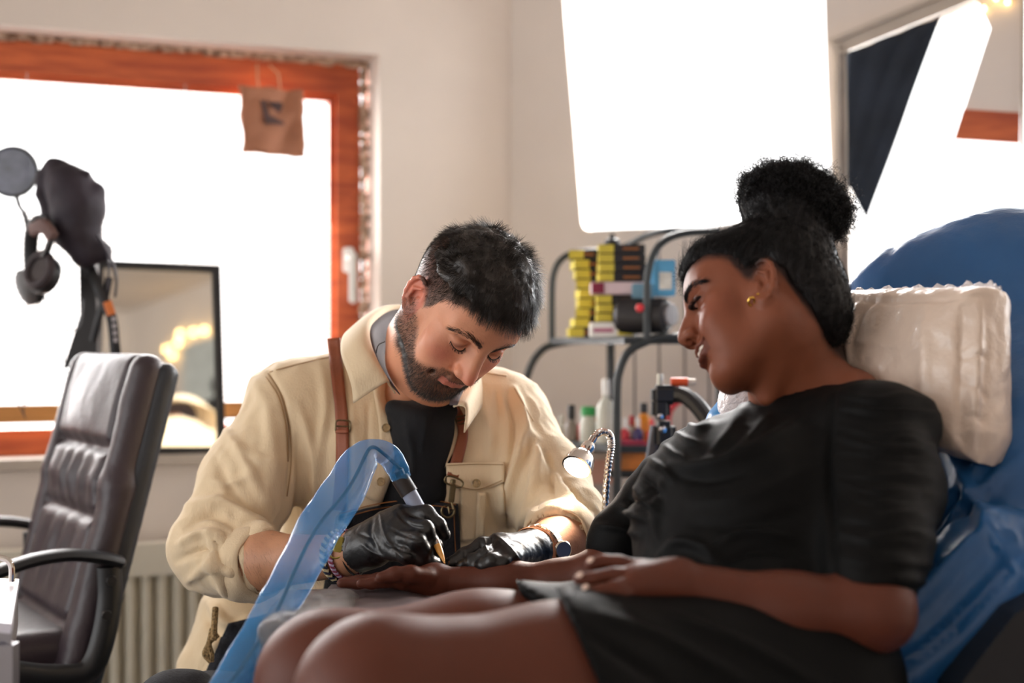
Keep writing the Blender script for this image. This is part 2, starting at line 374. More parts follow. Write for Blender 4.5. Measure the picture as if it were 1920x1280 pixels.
# white translucent blinds closing the openings let the sky through as pure white: thin panes
glass = bpy.data.materials.new('window_glass'); glass.use_nodes = True; nt = glass.node_tree
g = nt.nodes['Principled BSDF']; g.inputs['Base Color'].default_value = (1, 1, 1, 1); g.inputs['Roughness'].default_value = .05; g.inputs['Alpha'].default_value = .04
for nm, a, b, c, d in (('window_2', 1050, 1565, -80, 436), ('window_3', 1588, 2110, -80, 625)):
    MB().slab([W2(a, d, -.06), W2(b, d, -.06), W2(b, c, -.06), W2(a, c, -.06)], -N2, .004).build(nm, glass, smooth=False)['kind'] = 'structure'
MB().slab([w1(-1.8, ZB, fo-.03), w1(-.02, ZB, fo-.03), w1(-.02, ZT, fo-.03), w1(-1.8, ZT, fo-.03)], N1, .004).build('window_4', glass, smooth=False)['kind'] = 'structure'
# moulded frame of the right window
m = MB()
def strip(mb, pts, w, off0, off1):
    L = np.array(pts, float)
    for i in range(len(L)-1):
        t = (L[i+1]-L[i]); t /= np.linalg.norm(t); n_ = np.array([-t[1], t[0]])*w/2
        mb.slab([W2(*(L[i]-n_), off0), W2(*(L[i+1]-n_), off0), W2(*(L[i+1]+n_), off0), W2(*(L[i]+n_), off0)], N2, off1-off0)
strip(m, [(1577, 92), (1583, 620)], 26, .0, .018); strip(m, [(1571, 86), (1577, 620)], 9, .018, .03); strip(m, [(1589, 96), (1592, 620)], 5, .018, .026)
strip(m, [(1562, 92), (1875, -40)], 34, .0, .018); strip(m, [(1560, 78), (1870, -52)], 9, .018, .03); strip(m, [(1575, 100), (1880, -24)], 6, .018, .027)
m.build('trim_3', trimm, smooth=False)['kind'] = 'structure'
# dark triangular cloth
navy = mat('dark_cloth', (40, 48, 60), .9, noise=.25, scale=8, bump=.3, bscale=30)
def grid4(a, b, c, d, n=14):
    g = np.zeros((n, n, 3)); a, b, c, d = [np.array(q) for q in (a, b, c, d)]
    for i in range(n):
        for j in range(n):
            s_, t = i/(n-1), j/(n-1); g[i, j] = (a*(1-t)+b*t)*(1-s_)+(d*(1-t)+c*t)*s_
    return g
def sub3(n, *q): return [np.array(W2(a, b, n)) for a, b in q]
a, b, c, d = sub3(.035, (1588, 100), (1765, 30), (1625, 410), (1590, 345))
G = grid4(a, b, c, d, 18); 
for i in range(18):
    for j in range(18): G[i, j] += np.array(N2)*.006*math.sin(j*1.1+i*.35)*(1-i/20)
v, f = sheet(G, .003); tag(link('triangular_cloth', npmesh('c', v, f), navy), 'dark navy triangular cloth hanging in the right window', 'cloth')
# mirror reflection of cream wall and wooden lintel, modelled as a board with strip
pb = thing('mirror_reflection_board', 'mirror reflection of cream wall and orange wooden lintel at the far right window edge, modelled as a board', 'board', W2(1860, 270, .02))
MB().slab([W2(*q, .02) for q in ((1818, -30), (1858, 55), (1806, 214), (1913, 222), (1916, -30))], N2, .012).build('panel', plaster, pb, smooth=False)  # stands in for the cream wall reflected in the mirror
MB().slab([W2(*q, .018) for q in ((1808, 207), (1790, 263), (1912, 271), (1913, 214))], N2, .02).build('reflected_lintel', wood, pb, smooth=False)
MB().slab([W2(*q, .02) for q in ((1914, -40), (1914, 280), (1921, 280), (1923, -40))], N2, .02).build('reflection_edge_strip', trimm, pb, smooth=False)
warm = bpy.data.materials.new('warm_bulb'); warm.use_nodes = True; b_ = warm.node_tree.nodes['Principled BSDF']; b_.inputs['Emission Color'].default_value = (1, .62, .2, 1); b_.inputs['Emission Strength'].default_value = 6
fl = thing('mirrored_fairy_lights', 'small warm fairy lights reflected in the mirror at the top right, modelled as bulbs', 'fairy lights', W2(1860, 0, .04))  # bulbs standing in for fairy lights reflected in the mirror
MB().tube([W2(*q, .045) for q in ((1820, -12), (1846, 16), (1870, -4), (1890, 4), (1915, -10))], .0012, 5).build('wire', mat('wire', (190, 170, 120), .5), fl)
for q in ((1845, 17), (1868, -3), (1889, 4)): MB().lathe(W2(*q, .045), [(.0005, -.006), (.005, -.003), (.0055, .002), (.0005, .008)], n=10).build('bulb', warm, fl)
# rear wall of the room, seen only in the mirror
MB().box((-.8, -2.6, 1.35), (7.0, .1, 2.75)).build('wall_rear', plaster, smooth=False)['kind'] = 'structure'
MB().box((2.65, -.0, 1.35), (.1, 5.2, 2.75)).build('wall_light_blocker', plaster, smooth=False)['kind'] = 'structure'  # out-of-frame wall added to cut light on the woman's near side
# ================================================================== MIRROR on the sill
mt = bpy.data.materials.new('mirror'); mt.use_nodes = True; b_ = mt.node_tree.nodes['Principled BSDF']; b_.inputs['Metallic'].default_value = 1; b_.inputs['Roughness'].default_value = .02; b_.inputs['Base Color'].default_value = (.86, .87, .84, 1)
mir = thing('framed_mirror', 'black framed rectangular mirror leaning against the left window on the sill', 'mirror', W1(300, 850, -.04))
q0, q1, q2, q3 = W1(178, 489, -.075), W1(411, 499, -.075), W1(421, 852, -.03), W1(170, 852, -.03)
q0i, q1i, q2i, q3i = W1(193, 503, -.0735), W1(397, 512, -.0735), W1(407, 838, -.032), W1(185, 838, -.032)
nn = (q1-q0).cross(q3-q0).normalized(); nn = nn if nn.y < 0 else -nn
MB().slab([q0, q1, q2, q3], nn, .018, [[q0i, q1i, q2i, q3i]]).build('frame', black, mir, smooth=False)
MB().slab([q0.lerp(q2, .01), q1.lerp(q3, .01), q2.lerp(q0, .01), q3.lerp(q1, .01)], nn, .006).build('mirror_glass', mt, mir, smooth=False)
# mirrored fairy lights: reflect the camera in the mirror plane to place the bulbs on the rear wall
def mirrored(px, py, Xw=2.55):
    o_ = Vector((0, 0, CZ)); d = (P(px, py, 1)-o_).normalized(); t = (q0-o_).dot(nn)/d.dot(nn); h = o_+d*t; r = d-2*d.dot(nn)*nn; s_ = (Xw-h.x)/r.x; return h+r*s_
COLX = mirrored(375, 640, 2.4)
cw = MB().box((2.5, COLX.y, COLX.z/2), (.2, .42, COLX.z), bev=.01).build('column', mat('pale_grey_paint', (205, 210, 205), .7)); tag(cw, 'pale column at the back of the room, mirrored behind the chair', 'column', kind='structure')
pts = [mirrored(*q) for q in ((312, 655), (325, 668), (336, 645), (340, 628), (365, 625), (385, 622))]
fl = thing('mirrored_fairy_lights', 'string of glowing warm bulbs mirrored in the black framed mirror', 'fairy lights', pts[2])
for p_ in pts: MB().lathe(p_, [(.001, -.02), (.016, -.01), (.018, .006), (.001, .022)], n=10).build('bulb', warm, fl)
MB().tube(pts, .003, 5).build('wire', black, fl)
# ================================================================== LEFT SIDE FURNITURE
def prism(mb, poly, Y0, Y1):
    """outline at distance Y0 given a real thickness Y1-Y0"""
    mb.slab([P(a, b, Y0) for a, b in poly], (0, 1, 0), Y1-Y0)
# paper bag hanging from the frame
kraft = mat('brown_paper', (176, 120, 92), .85, noise=.08, scale=9, bump=.2, bscale=25)
pbag = thing('paper_bag', 'brown paper bag with dark square print hanging from the window frame', 'bag', W1(508, 165, -.05))
m = MB(); ca = [W1(447, 163, -.07), W1(566, 172, -.07), W1(570, 296, -.07), W1(455, 288, -.07)]
G = grid4(*ca, 14)
for i in range(14):
    for j in range(14): G[i, j] += np.array(N1)*(.008*math.sin(j*.5)+.004*math.sin(i*.9+j)+.01)
v, f = sheet(G, .012); link('paper_body', npmesh('b', v, f), kraft, pbag)
ink = mat('grey_print', (92, 70, 68), .9, noise=.25, scale=20)
m = MB(); off = -.037
m.slab([W1(*q, off) for q in ((489, 188), (497, 187), (505, 215), (530, 228), (533, 234), (497, 232))], N1, .0015)
m.slab([W1(*q, off) for q in ((500, 190), (528, 192), (530, 200), (524, 212), (514, 205), (505, 196))], N1, .0015)
m.build('printed_mark', ink, pbag, smooth=False)
m = MB(); m.tube([W1(482, 120, -.09), W1(483, 150, -.07), W1(486, 168, -.055)], .0022, 6); m.tube([W1(505, 122, -.09), W1(522, 138, -.07), W1(526, 172, -.055)], .0022, 6)
m.build('string', mat('string', (205, 165, 130), .8), pbag)
# radiator
rm = mat('radiator_enamel', (222, 216, 200), .4, noise=.03)
rad = thing('radiator', 'cream ribbed panel radiator on the wall under the left window', 'radiator', w1(-.78, .1, .06))
m = MB()
for i in range(20):
    u = -.97+i*.034; m.box(w1(u, .37, .065), (.019, .03, .47), Matrix.Rotation(math.atan2(.387, .922), 3, 'Z'), bev=.006)
m.build('ribs', rm, rad)
m = MB(); m.slab([w1(-.99, .1, .045), w1(-.3, .1, .045), w1(-.3, .62, .045), w1(-.99, .62, .045)], N1, .012); m.slab([w1(-.99, .585, .035), w1(-.3, .585, .035), w1(-.3, .655, .035), w1(-.99, .655, .035)], N1, .05)
m.build('panel', rm, rad)
MB().box(w1(-.55, .05, .05), (.04, .03, .1), bev=.005).build('bracket', rm, rad)
vv = Vol((-1.2, 2.9, .6), (-.6, 3.3, .75), .005); q = w1(-.73, .664, .06)
vv.ell(q, (.04, .03, .012)); vv.ell(q+U1*.05, (.045, .028, .014)); vv.ell(q+U1*.1, (.03, .03, .01)); vv.ell(q+U1*.02+Vector((0, 0, .008)), (.02, .02, .012)); vv.ell(q+U1*-.05, (.03, .025, .008))
v, f = vv.nets(); tag(link('cloth', npmesh('c', v, f), black), 'small crumpled black cloth lying on top of the radiator', 'cloth')
# office chair (faces left)
leather = mat('brown_leather', (56, 45, 52), .42, noise=.12, scale=7, bump=.25, bscale=90, spec=.5)
lside = mat('grey_leather_side', (38, 42, 50), .5, noise=.1, bump=.2, bscale=90)
plast = mat('black_plastic', (24, 26, 30), .42, noise=.1)
T = P(262, 668, 2.45); Fd = Vector((-.85, -.53, 0)).normalized(); Wd = Vector((-.53, .85, 0)).normalized(); Ud = (Vector((0, 0, 1))*.966-Fd*.25).normalized(); Nd = Wd.cross(Ud)
if Nd.dot(Fd) < 0: Nd = -Nd
Rc = np.array([list(Wd), list(-Nd), list(Ud)]).T   # local: x along width (to far side), y backward, z up
och = thing('office_chair', 'high backed dark leather office chair with curved armrest by the window', 'office chair', (-1.0, 2.5, 0))
Rz = Matrix([[Wd.x, -Fd.x, 0], [Wd.y, -Fd.y, 0], [0, 0, 1]])
vv = Vol((-1.25, 2.2, .2), (-.4, 3.15, 1.15), .006).frame(Rc, T)
wd = .45
vv.box((wd/2, .028, -.12), (wd, .06, .26), None, .028, 0)            # headrest block
vv.box((wd/2, .03, -.40), (wd+.02, .055, .40), None, .027, .02)
vv.box((wd/2, .032, -.62), (wd-.02, .05, .35), None, .024, .02)
def ofold(v, f):
    l = (v-np.array(T)) @ Rc; N = normals(v, f); frt = np.clip((l[:, 1]-.02)/-.02, 0, 1); z = l[:, 2]; x = l[:, 0]; d = np.zeros(len(v))
    for zz, a in ((-.165, .016), (-.285, .014), (-.47, .012)): d -= a*np.exp(-((z-zz)/.012)**2)*((x > .05) & (x < wd-.05))
    ctr = np.exp(-((x-wd/2)/.12)**2); d += .008*np.sin(x*95)*ctr*np.exp(-((z+.225)/.045)**2)+.007*np.sin(x*80+z*20)*ctr*np.exp(-((z+.36)/.06)**2)
    d -= .012*np.exp(-((x-.055)/.008)**2)+.012*np.exp(-((x-wd+.055)/.008)**2); d += .01*np.exp(-((z+.09)/.07)**2)*ctr+.003*vnoise(v, 14, 3)
    return v+N*(d*frt)[:, None]
v, f = vv.nets(); v = ofold(v, f); link('backrest', npmesh('b', v, f), leather, och)
v2 = Vol((-1.25, 2.2, .2), (-.4, 3.15, 1.15), .007).frame(Rc, T); v2.box((wd/2, .058, -.38), (wd+.012, .045, .765), None, .022, 0); v, f = v2.nets(); link('back_shell', npmesh('b', v, f), lside, och)
# seat
S0 = P(190, 1225, 2.45)
Rs = np.array([list(Wd), list(-Fd), [0, 0, 1]]).T
v2 = Vol((-1.75, 1.9, .3), (-.4, 3.1, .65), .008).frame(Rs, S0); v2.box((wd/2, -.27, -.0), (wd, .52, .09), None, .04, 0); v2.ell((wd/2, -.36, .03), (.2, .14, .045), k=.02); v, f = v2.nets(); link('seat', npmesh('b', v, f), leather, och)
def arm(sx):
    base = T+Wd*(-.035 if sx == 0 else wd+.035)
    def L(px, py): # in the near-side plane
        return onplane(px, py, T+Wd*-.035, Wd)+(Wd*(wd+.07) if sx else Vector((0, 0, 0)))
    m = MB(); pts = [L(*q) for q in ((-40, 1085), (20, 1063), (70, 1048), (130, 1040), (190, 1045), (232, 1055))]
    pts = [Vector(p) for p in spline(pts, 6)]; m.tube(pts, [.012]+[.026]*(len(pts)-2)+[.014], 12, flat=.42, up=(0, 0, 1)); m.build('armrest', plast, och)
    m = MB(); pts = [Vector(p) for p in spline([L(*q) for q in ((205, 1062), (206, 1120), (196, 1185), (178, 1240), (150, 1265), (80, 1268), (0, 1258))], 6)]
    m.tube(pts, .021, 12, flat=.8, up=Wd); m.build('armrest_support', plast, och)
    for q in ((203, 1085), (194, 1150)): MB().lathe(L(*q)-Wd*.018, [(.001, -.004), (.008, -.004), (.009, 0), (.001, .001)], axis=Wd, n=12).build('bolt', black, och)
arm(0); arm(1)
m = MB(); cc = S0+Wd*wd/2+Fd*.26; m.tube([cc+Vector((0, 0, -.04)), Vector((cc.x, cc.y, .1))], .03, 14)
for k in range(5):
    a = k*2*math.pi/5; m.tube([Vector((cc.x, cc.y, .12)), Vector((cc.x+.3*math.cos(a), cc.y+.3*math.sin(a), .07))], [.03, .018], 8)
m.build('base', plast, och)
for k in range(5):
    a = k*2*math.pi/5; MB().lathe((cc.x+.3*math.cos(a)-.02, cc.y+.3*math.sin(a), .03), [(.001, 0), (.03, .002), (.03, .038), (.001, .04)], axis=(1, 0, 0), n=14).build('caster', plast, och)
# metal trolley at lower left
steel = mat('grey_steel', (168, 166, 172), .35, metal=.6, noise=.05)
tr = thing('trolley', 'pale metal trolley with chrome loop handle at the lower left edge', 'trolley', P(0, 1280, 1.75))
m = MB(); m.slab([P(-160, 1148, 1.6), P(20, 1168, 1.6), P(36, 1085, 1.95), P(-120, 1078, 1.95)], (0, 0, -1), .012); m.build('top', mat('white_enamel', (226, 226, 240), .3, noise=.02), tr, smooth=False)
m = MB(); q = P(12, 1170, 1.63); m.box((q.x, q.y, q.z/2-.012), (.022, .022, q.z-.02)); m.build('leg', steel, tr, smooth=False)
q2_ = P(27, 1088, 1.93); MB().box((q2_.x-.01, q2_.y, q2_.z/2-.01), (.018, .018, q2_.z-.02)).build('leg', steel, tr, smooth=False)
m = MB(); m.slab([P(22, 1180, 1.63), P(34, 1110, 1.9), P(34, 1170, 1.9), P(22, 1262, 1.63)], (-1, 0, 0), .006); m.build('side_panel', steel, tr, smooth=False)
MB().tube(PL([(-60, 1060, 1.9), (-20, 1046, 1.9), (8, 1047, 1.9), (21, 1060, 1.9), (22, 1090, 1.9)], 6), .0042, 10).build('handle', mat('chrome', (225, 220, 212), .12, metal=1, noise=.02), tr)
MB().box((P(0, 1280, 1.75).x-.1, 1.78, .3), (.3, .3, .02)).build('shelf', steel, tr, smooth=False)
# ---------------------------------------------------------------- stand with bag, headphones, pop filter
Ys = 2.92
st = thing('equipment_stand', 'black stand behind the office chair carrying bag and headphones', 'stand', (P(165, 640, Ys).x, Ys, 0))
MB().slab([P(148, 480, Ys), P(176, 480, Ys), P(182, 600, Ys), P(181, 690, Ys), P(118, 690, Ys), P(150, 590, Ys)], (0, 1, 0), .03).build('upright', black, st, smooth=False)
m = MB(); p_ = P(165, 690, Ys+.015); m.tube([p_, Vector((p_.x, p_.y, .04))], .018, 12); m.build('pole', black, st)
m = MB()
for k in range(4):
    a = k*math.pi/2+.4; m.tube([Vector((p_.x, p_.y, .06)), Vector((p_.x+.17*math.cos(a), p_.y+.17*math.sin(a), .014))], .014, 8)
m.build('foot', black, st)
MB().tube(PL([(163, 520, Ys), (150, 480, Ys), (120, 440, Ys), (85, 420, Ys), (58, 425, Ys), (45, 400, Ys-.02)], 6), .006, 8).build('boom_arm', black, st)
dark = mat('dark_leather', (42, 34, 46), .7, noise=.2, scale=10, bump=.25, bscale=40)
bag = thing('shoulder_bag', 'dark rounded leather bag hanging on top of the stand', 'bag', P(135, 480, Ys-.05))
vv = Vol(P(50, 520, Ys-.05)-Vector((0, .15, 0)), P(240, 280, Ys-.05)+Vector((0, .15, 0)), .0035)
Q = lambda a, b, dy=0: P(a, b, Ys-.05+dy)
vv.cone(Q(107, 318), Q(128, 350), .022, .045, .02); vv.cone(Q(128, 350), Q(150, 385), .045, .047, .02); vv.cone(Q(150, 385), Q(150, 430), .046, .044, .02); vv.cone(Q(130, 400), Q(165, 470), .034, .03, .02)
vv.cone(Q(128, 440), Q(160, 478), .03, .018, .015); vv.cone(Q(160, 478), Q(190, 472), .02, .022, .015); vv.cone(Q(165, 370), Q(182, 360), .014, .018, .01)
vv.chain([Q(98, 308), Q(80, 330), Q(76, 365), Q(88, 402), Q(105, 430)], [.012, .011, .009, .011, .012], .008)
vv.cone(Q(150, 322, -.02), Q(165, 326, -.02), .006, .006, .002)
v, f = vv.nets(); v = v+normals(v, f)*(.004*vnoise(v, 25, 5))[:, None]; link('bag_body', npmesh('b', v, f), dark, bag)
MB().tube(PL([(183, 440, Ys-.08), (206, 480, Ys-.08), (218, 520, Ys-.07), (216, 555, Ys-.05)], 8), .007, 8, flat=.4).build('strap', dark, bag)
MB().tube(PL([(200, 470, Ys-.06), (204, 500, Ys-.06), (202, 545, Ys-.05)], 8), .005, 8, flat=.4).build('strap', dark, bag)
lan = thing('neck_strap', 'black camera strap with orange patch hanging from the stand', 'strap', P(195, 560, Ys-.03))
MB().tube(PL([(168, 500, Ys-.03), (182, 535, Ys-.04), (196, 565, Ys-.04), (210, 600, Ys-.04), (217, 665, Ys-.03)], 8), .011, 8, flat=.25, up=(0, 1, 0)).build('strap', black, lan)
MB().tube(PL([(205, 520, Ys-.02), (196, 560, Ys-.03), (184, 600, Ys-.03), (174, 640, Ys-.02)], 8), .008, 8, flat=.25, up=(0, 1, 0)).build('strap', black, lan)
MB().tube([P(201, 565, Ys-.056), P(209, 590, Ys-.056)], .009, 8, flat=.3, up=(0, 1, 0)).build('patch', mat('orange_patch', (214, 120, 60), .7), lan)
m = MB()
for i in range(4): m.box(P(213+i*1.2, 598+i*13, Ys-.058), (.007, .002, .009))
m.build('lettering', mat('grey_lettering', (180, 175, 180), .7), lan, smooth=False)
# headphones
hp = thing('headphones', 'black over-ear headphones hanging from the stand arm', 'headphones', P(78, 520, Ys-.08))
Yh = Ys-.08; pad = mat('ear_pad', (52, 42, 46), .7, noise=.15)
ax = Vector((-.5, -.8, .25)).normalized()
def rot_l(mb, c, prof): return mb.lathe(c, prof, axis=ax, n=28)
rot_l(MB(), P(76, 512, Yh), [(.02, -.025), (.038, -.02), (.041, -.008), (.040, .0)]).build('ear_cup', black, hp)
m = MB(); c = P(80, 508, Yh-.005); R_ = .032
q = Vector((0, 0, 1)).rotation_difference(ax); ring = [c+ax*.008+q @ Vector((R_*math.cos(a), R_*math.sin(a), 0)) for a in np.linspace(0, 2*math.pi, 30)]
m.tube(ring, .0095, 10, cap=False); m.build('ear_pad', pad, hp)
MB().lathe(c+ax*.006, [(.001, 0), (.028, 0), (.026, .003), (.001, .004)], axis=ax, n=24).build('speaker_mesh', mat('speaker_mesh', (80, 74, 74), .9, noise=.2, scale=200), hp)
MB().lathe(P(60, 535, Yh+.06), [(.02, -.02), (.038, -.015), (.041, .0), (.034, .01), (.01, .012)], axis=(.6, .7, .3), n=24).build('ear_cup', black, hp)
MB().tube(PL([(60, 530, Yh+.05), (57, 470, Yh+.04), (62, 430, Yh+.02), (80, 412, Yh), (98, 430, Yh-.01), (92, 460, Yh-.02), (84, 478, Yh-.01)], 8), .0075, 8, flat=2).build('headband', black, hp)
MB().tube(PL([(62, 430, Yh+.01), (82, 424, Yh-.02), (100, 445, Yh-.03)], 8), .011, 8, flat=1.4).build('headband_pad', mat('brown_pad', (110, 84, 80), .7), hp)
MB().tube(PL([(84, 556, Yh), (92, 600, Yh), (120, 618, Yh), (150, 612, Yh), (158, 560, Yh)], 8), .0016, 6).build('cable', black, hp)
pf = thing('pop_filter', 'round grey mesh pop filter at the left edge in front of the window', 'pop filter', P(25, 322, Ys))
meshm = mat('grey_mesh', (96, 100, 122), .8, noise=.3, scale=30, alpha=.82)
MB().lathe(P(24, 322, Ys), [(.001, -.002), (.049, -.002), (.049, .002), (.001, .002)], axis=(.1, -1, 0), n=40).build('mesh_disc', meshm, pf)
c = P(24, 322, Ys); ring = [c+Vector((.05*math.cos(a), 0, .05*math.sin(a))) for a in np.linspace(0, 2*math.pi, 40)]
MB().tube(ring, .0035, 8, cap=False).build('rim', black, pf)
MB().tube(PL([(30, 364, Ys), (36, 385, Ys), (45, 400, Ys-.02), (52, 430, Ys-.03)], 6), .005, 8).build('gooseneck', black, pf)
cb = MB(); 
for ln in ([(60, 545), (48, 600), (52, 660), (46, 720), (44, 780)], [(130, 560), (126, 620), (120, 660), (124, 700)], [(30, 600), (38, 680), (30, 740), (48, 785)]): cb.tube(PL([(a, b, Ys+.03) for a, b in ln], 8), .0014, 5)
tag(cb.build('cable_bundle', black), 'thin black cables dangling in front of the left window', 'cables')
# ================================================================== RACK with boxes and bottles
rk = thing('metal_rack', 'black tubular arched shelving rack in the corner behind the man', 'rack', (.3, 3.1, 0))
tube_m = mat('dark_green_steel', (42, 48, 50), .45, noise=.08)
Yb, Yf = 3.22, 2.86
def zx(l, Y): return [(a, b, Y) for a, b in l]
MB().tube([Vector((P(985, 1280, Yb).x, Yb, 0))]+PL(zx([(985, 1250), (985, 900), (985, 740), (990, 700), (1008, 665), (1040, 645), (1130, 636), (1310, 634)], Yb), 6), .0085, 10).build('rear_frame', tube_m, rk)
MB().tube([Vector((P(1157, 1280, Yf).x, Yf, 0))]+PL(zx([(1157, 1250), (1157, 900), (1157, 740), (1162, 695), (1178, 660), (1205, 643), (1240, 633), (1330, 632)], Yf), 6), .0085, 10).build('front_frame', tube_m, rk)
MB().tube(PL(zx([(1035, 640), (1035, 560), (1038, 515), (1052, 487), (1080, 474), (1150, 470)], Yb), 6), .0075, 10).build('rear_arch', tube_m, rk)
MB().tube(PL([(1150, 473, Yb), (1180, 458, Yb-.05), (1215, 441, Yb-.1), (1260, 432, Yb-.15), (1340, 431, Yb-.15)], 6), .0075, 10).build('top_rail', tube_m, rk)
MB().tube(PL(zx([(1213, 640), (1213, 560), (1214, 520), (1224, 480), (1245, 452), (1285, 437), (1350, 433)], Yf), 6), .0075, 10).build('front_arch', tube_m, rk)
def shelf(name, y, x0, x1, x2, x3):
    z = CZ-(y-640)/F*Yf; m = MB(); m.slab([Vector((P(x0, y, Yb).x, Yb, z)), Vector((P(x1, y, Yb).x, Yb, z)), Vector((P(x2, y, Yf).x, Yf, z)), Vector((P(x3, y, Yf).x, Yf, z))], (0, 0, -1), .014); return m.build(name, tube_m, rk, smooth=False)
shelf('shelf', 632, 1030, 1330, 1420, 1170); shelf('shelf', 836, 985, 1330, 1420, 1157); shelf('shelf', 1090, 985, 1330, 1420, 1157)
MB().tube([P(1145, 645, Yb-.04), P(1145, 1250, Yb-.04)], .009, 8).build('rear_post', tube_m, rk)
m = MB()
for x in (1190, 1236, 1284, 1330): m.tube([P(x, 450, 3.26), P(x, 1200, 3.26)], .0028, 6)
m.build('wall_rods', mat('grey_rod', (120, 112, 108), .5), rk)
MB().tube([P(1352, 700, 2.9), P(1352, 900, 2.9)], .012, 8).build('front_post', black, rk)
zs = CZ-(632-640)/F*Yf
yel = mat('yellow_label', (214, 196, 70), .7, noise=.1); blk = mat('black_card', (30, 28, 32), .6, noise=.15, scale=30)
lb = mat('orange_print', (150, 90, 40), .7)
def cbox(x0, x1, z0, h, Y, label, group, ang, first):
    """a black carton with a yellow end label"""
    a = P(x0, 640, Y); b = P(x1, 640, Y); w = (b-a).length; c = (a+b)/2; c.z = z0+h/2; R = Matrix.Rotation(ang, 3, 'Z')
    t = thing('carton', label, 'carton', (c.x, c.y, z0), group)
    MB().box(c, (w, .11, h-.001), R, bev=.0015).build('box', blk, t, smooth=False)
    MB().box(c+R @ Vector((-w/2+.0145, -.0005, 0)), (.031, .112, h-.003), R).build('label', yel, t, smooth=False)
    MB().box(c+R @ Vector((w*.18, -.0565, 0)), (w*.35, .001, h*.25), R).build('print', lb, t, smooth=False)
z = zs; k = 0
for i in range(9):
    pos = 'lowest' if i == 0 else ('topmost' if i == 8 else 'middle')
    sh = [0, 8, 14, 17, 17, 15, 12, 8, 2][i]
    cbox(1066+sh, 1120+sh*.4, z, .0205, 3.04, f'black carton with yellow end label, {["lowest", "second from bottom", "third from bottom", "fourth from bottom", "middle one", "fourth from top", "third from top", "second from top", "topmost"][i]} of the left shelf stack', 'black and yellow cartons stacked on the rack', .05*math.sin(i*2.1), i == 0); z += .0205
z = zs+.031
for i in range(3):
    cbox(1117, 1205, z, .019, 2.98, f'black carton with yellow label, {["lowest", "middle", "upper"][i]} of three under the pink-ended box', 'cartons in the right shelf stack', .03*math.sin(i*1.7), False); z += .019
pk = thing('white_carton', 'white box with dark red end in the right stack on the rack', 'box', P(1160, 560, 2.95))
c = P(1158, 640, 2.97); c.z = z+.013; MB().box(c, (.115, .1, .025), bev=.002).build('box', mat('pinkish_white', (222, 200, 205), .6), pk, smooth=False)
MB().box(c+Vector((-.044, -.051, 0)), (.025, .002, .022)).build('end_patch', mat('dark_red', (130, 30, 60), .6), pk, smooth=False); z += .026
for i in range(4):
    cbox(1119+i, 1207, z, .0195, 2.98, f'black carton with yellow label, {["lowest", "second", "third", "topmost"][i]} of four above the pink-ended box', 'cartons in the right shelf stack', .03*math.sin(i*1.3+1), False); z += .0195
tw = thing('white_carton', 'low white box with yellow patch at the bottom of the right stack', 'box', P(1140, 625, 2.96)); c = P(1146, 640, 2.96); c.z = zs+.0155
MB().box(c, (.09, .1, .03), bev=.002).build('box', white, tw, smooth=False); MB().box(c+Vector((.025, -.051, -.001)), (.03, .002, .022)).build('yellow_patch', yel, tw, smooth=False); MB().box(c+Vector((-.02, -.051, -.001)), (.04, .002, .008)).build('pink_patch', mat('pink', (200, 120, 150), .6), tw, smooth=False)
kn = thing('small_bottle', 'small dark bottle standing on top of the right carton stack', 'bottle', P(1148, 470, 2.98)); c = P(1148, 640, 2.98); MB().lathe((c.x, c.y, z), [(.001, 0), (.016, 0), (.016, .012), (.006, .016), (.006, .024), (.001, .024)]).build('bottle_body', blk, kn)
bb = thing('blue_box', 'light blue and white printed box standing on the speaker', 'box', P(1243, 555, 2.93)); c = P(1243, 522, 2.9)
bluebox = mat('sky_blue_card', (98, 178, 222), .5, noise=.15, scale=12)
MB().box(c, (.04, .06, .073), Matrix.Rotation(.1, 3, 'Z'), bev=.002).build('box', bluebox, bb, smooth=False); MB().box(c+Vector((.002, -.031, -.006)), (.026, .003, .035), Matrix.Rotation(.1, 3, 'Z')).build('label', mat('pale_label', (225, 225, 215), .6, noise=.15, scale=40), bb, smooth=False)
b3 = MB().box(P(1205, 546, 2.92), (.045, .05, .03), bev=.002).build('blue_packet', mat('pale_blue', (120, 165, 190), .6, noise=.15), smooth=False); tag(b3, 'small pale blue packet beside the blue box on the rack', 'packet')
sp = thing('speaker', 'black cylindrical speaker with grey round front on the upper shelf', 'speaker', P(1230, 632, 2.9))
MB().lathe(P(1255, 592, 2.88), [(.001, -.0), (.028, 0), (.036, .008), (.037, .1), (.03, .11), (.001, .11)], axis=(-.9, .42, 0), n=28).build('body', blk, sp)
MB().lathe(P(1257, 590, 2.872), [(.001, 0), (.024, 0), (.022, .005), (.001, .006)], axis=(.75, -.66, 0), n=24).build('speaker_face', mat('speaker_grey', (110, 105, 108), .6), sp)
MB().lathe(P(1200, 577, 2.86), [(.001, 0), (.009, 0), (.007, .006), (.001, .007)], axis=(0, -1, 0), n=14).build('red_knob', mat('bright_red', (225, 60, 66), .4), sp)
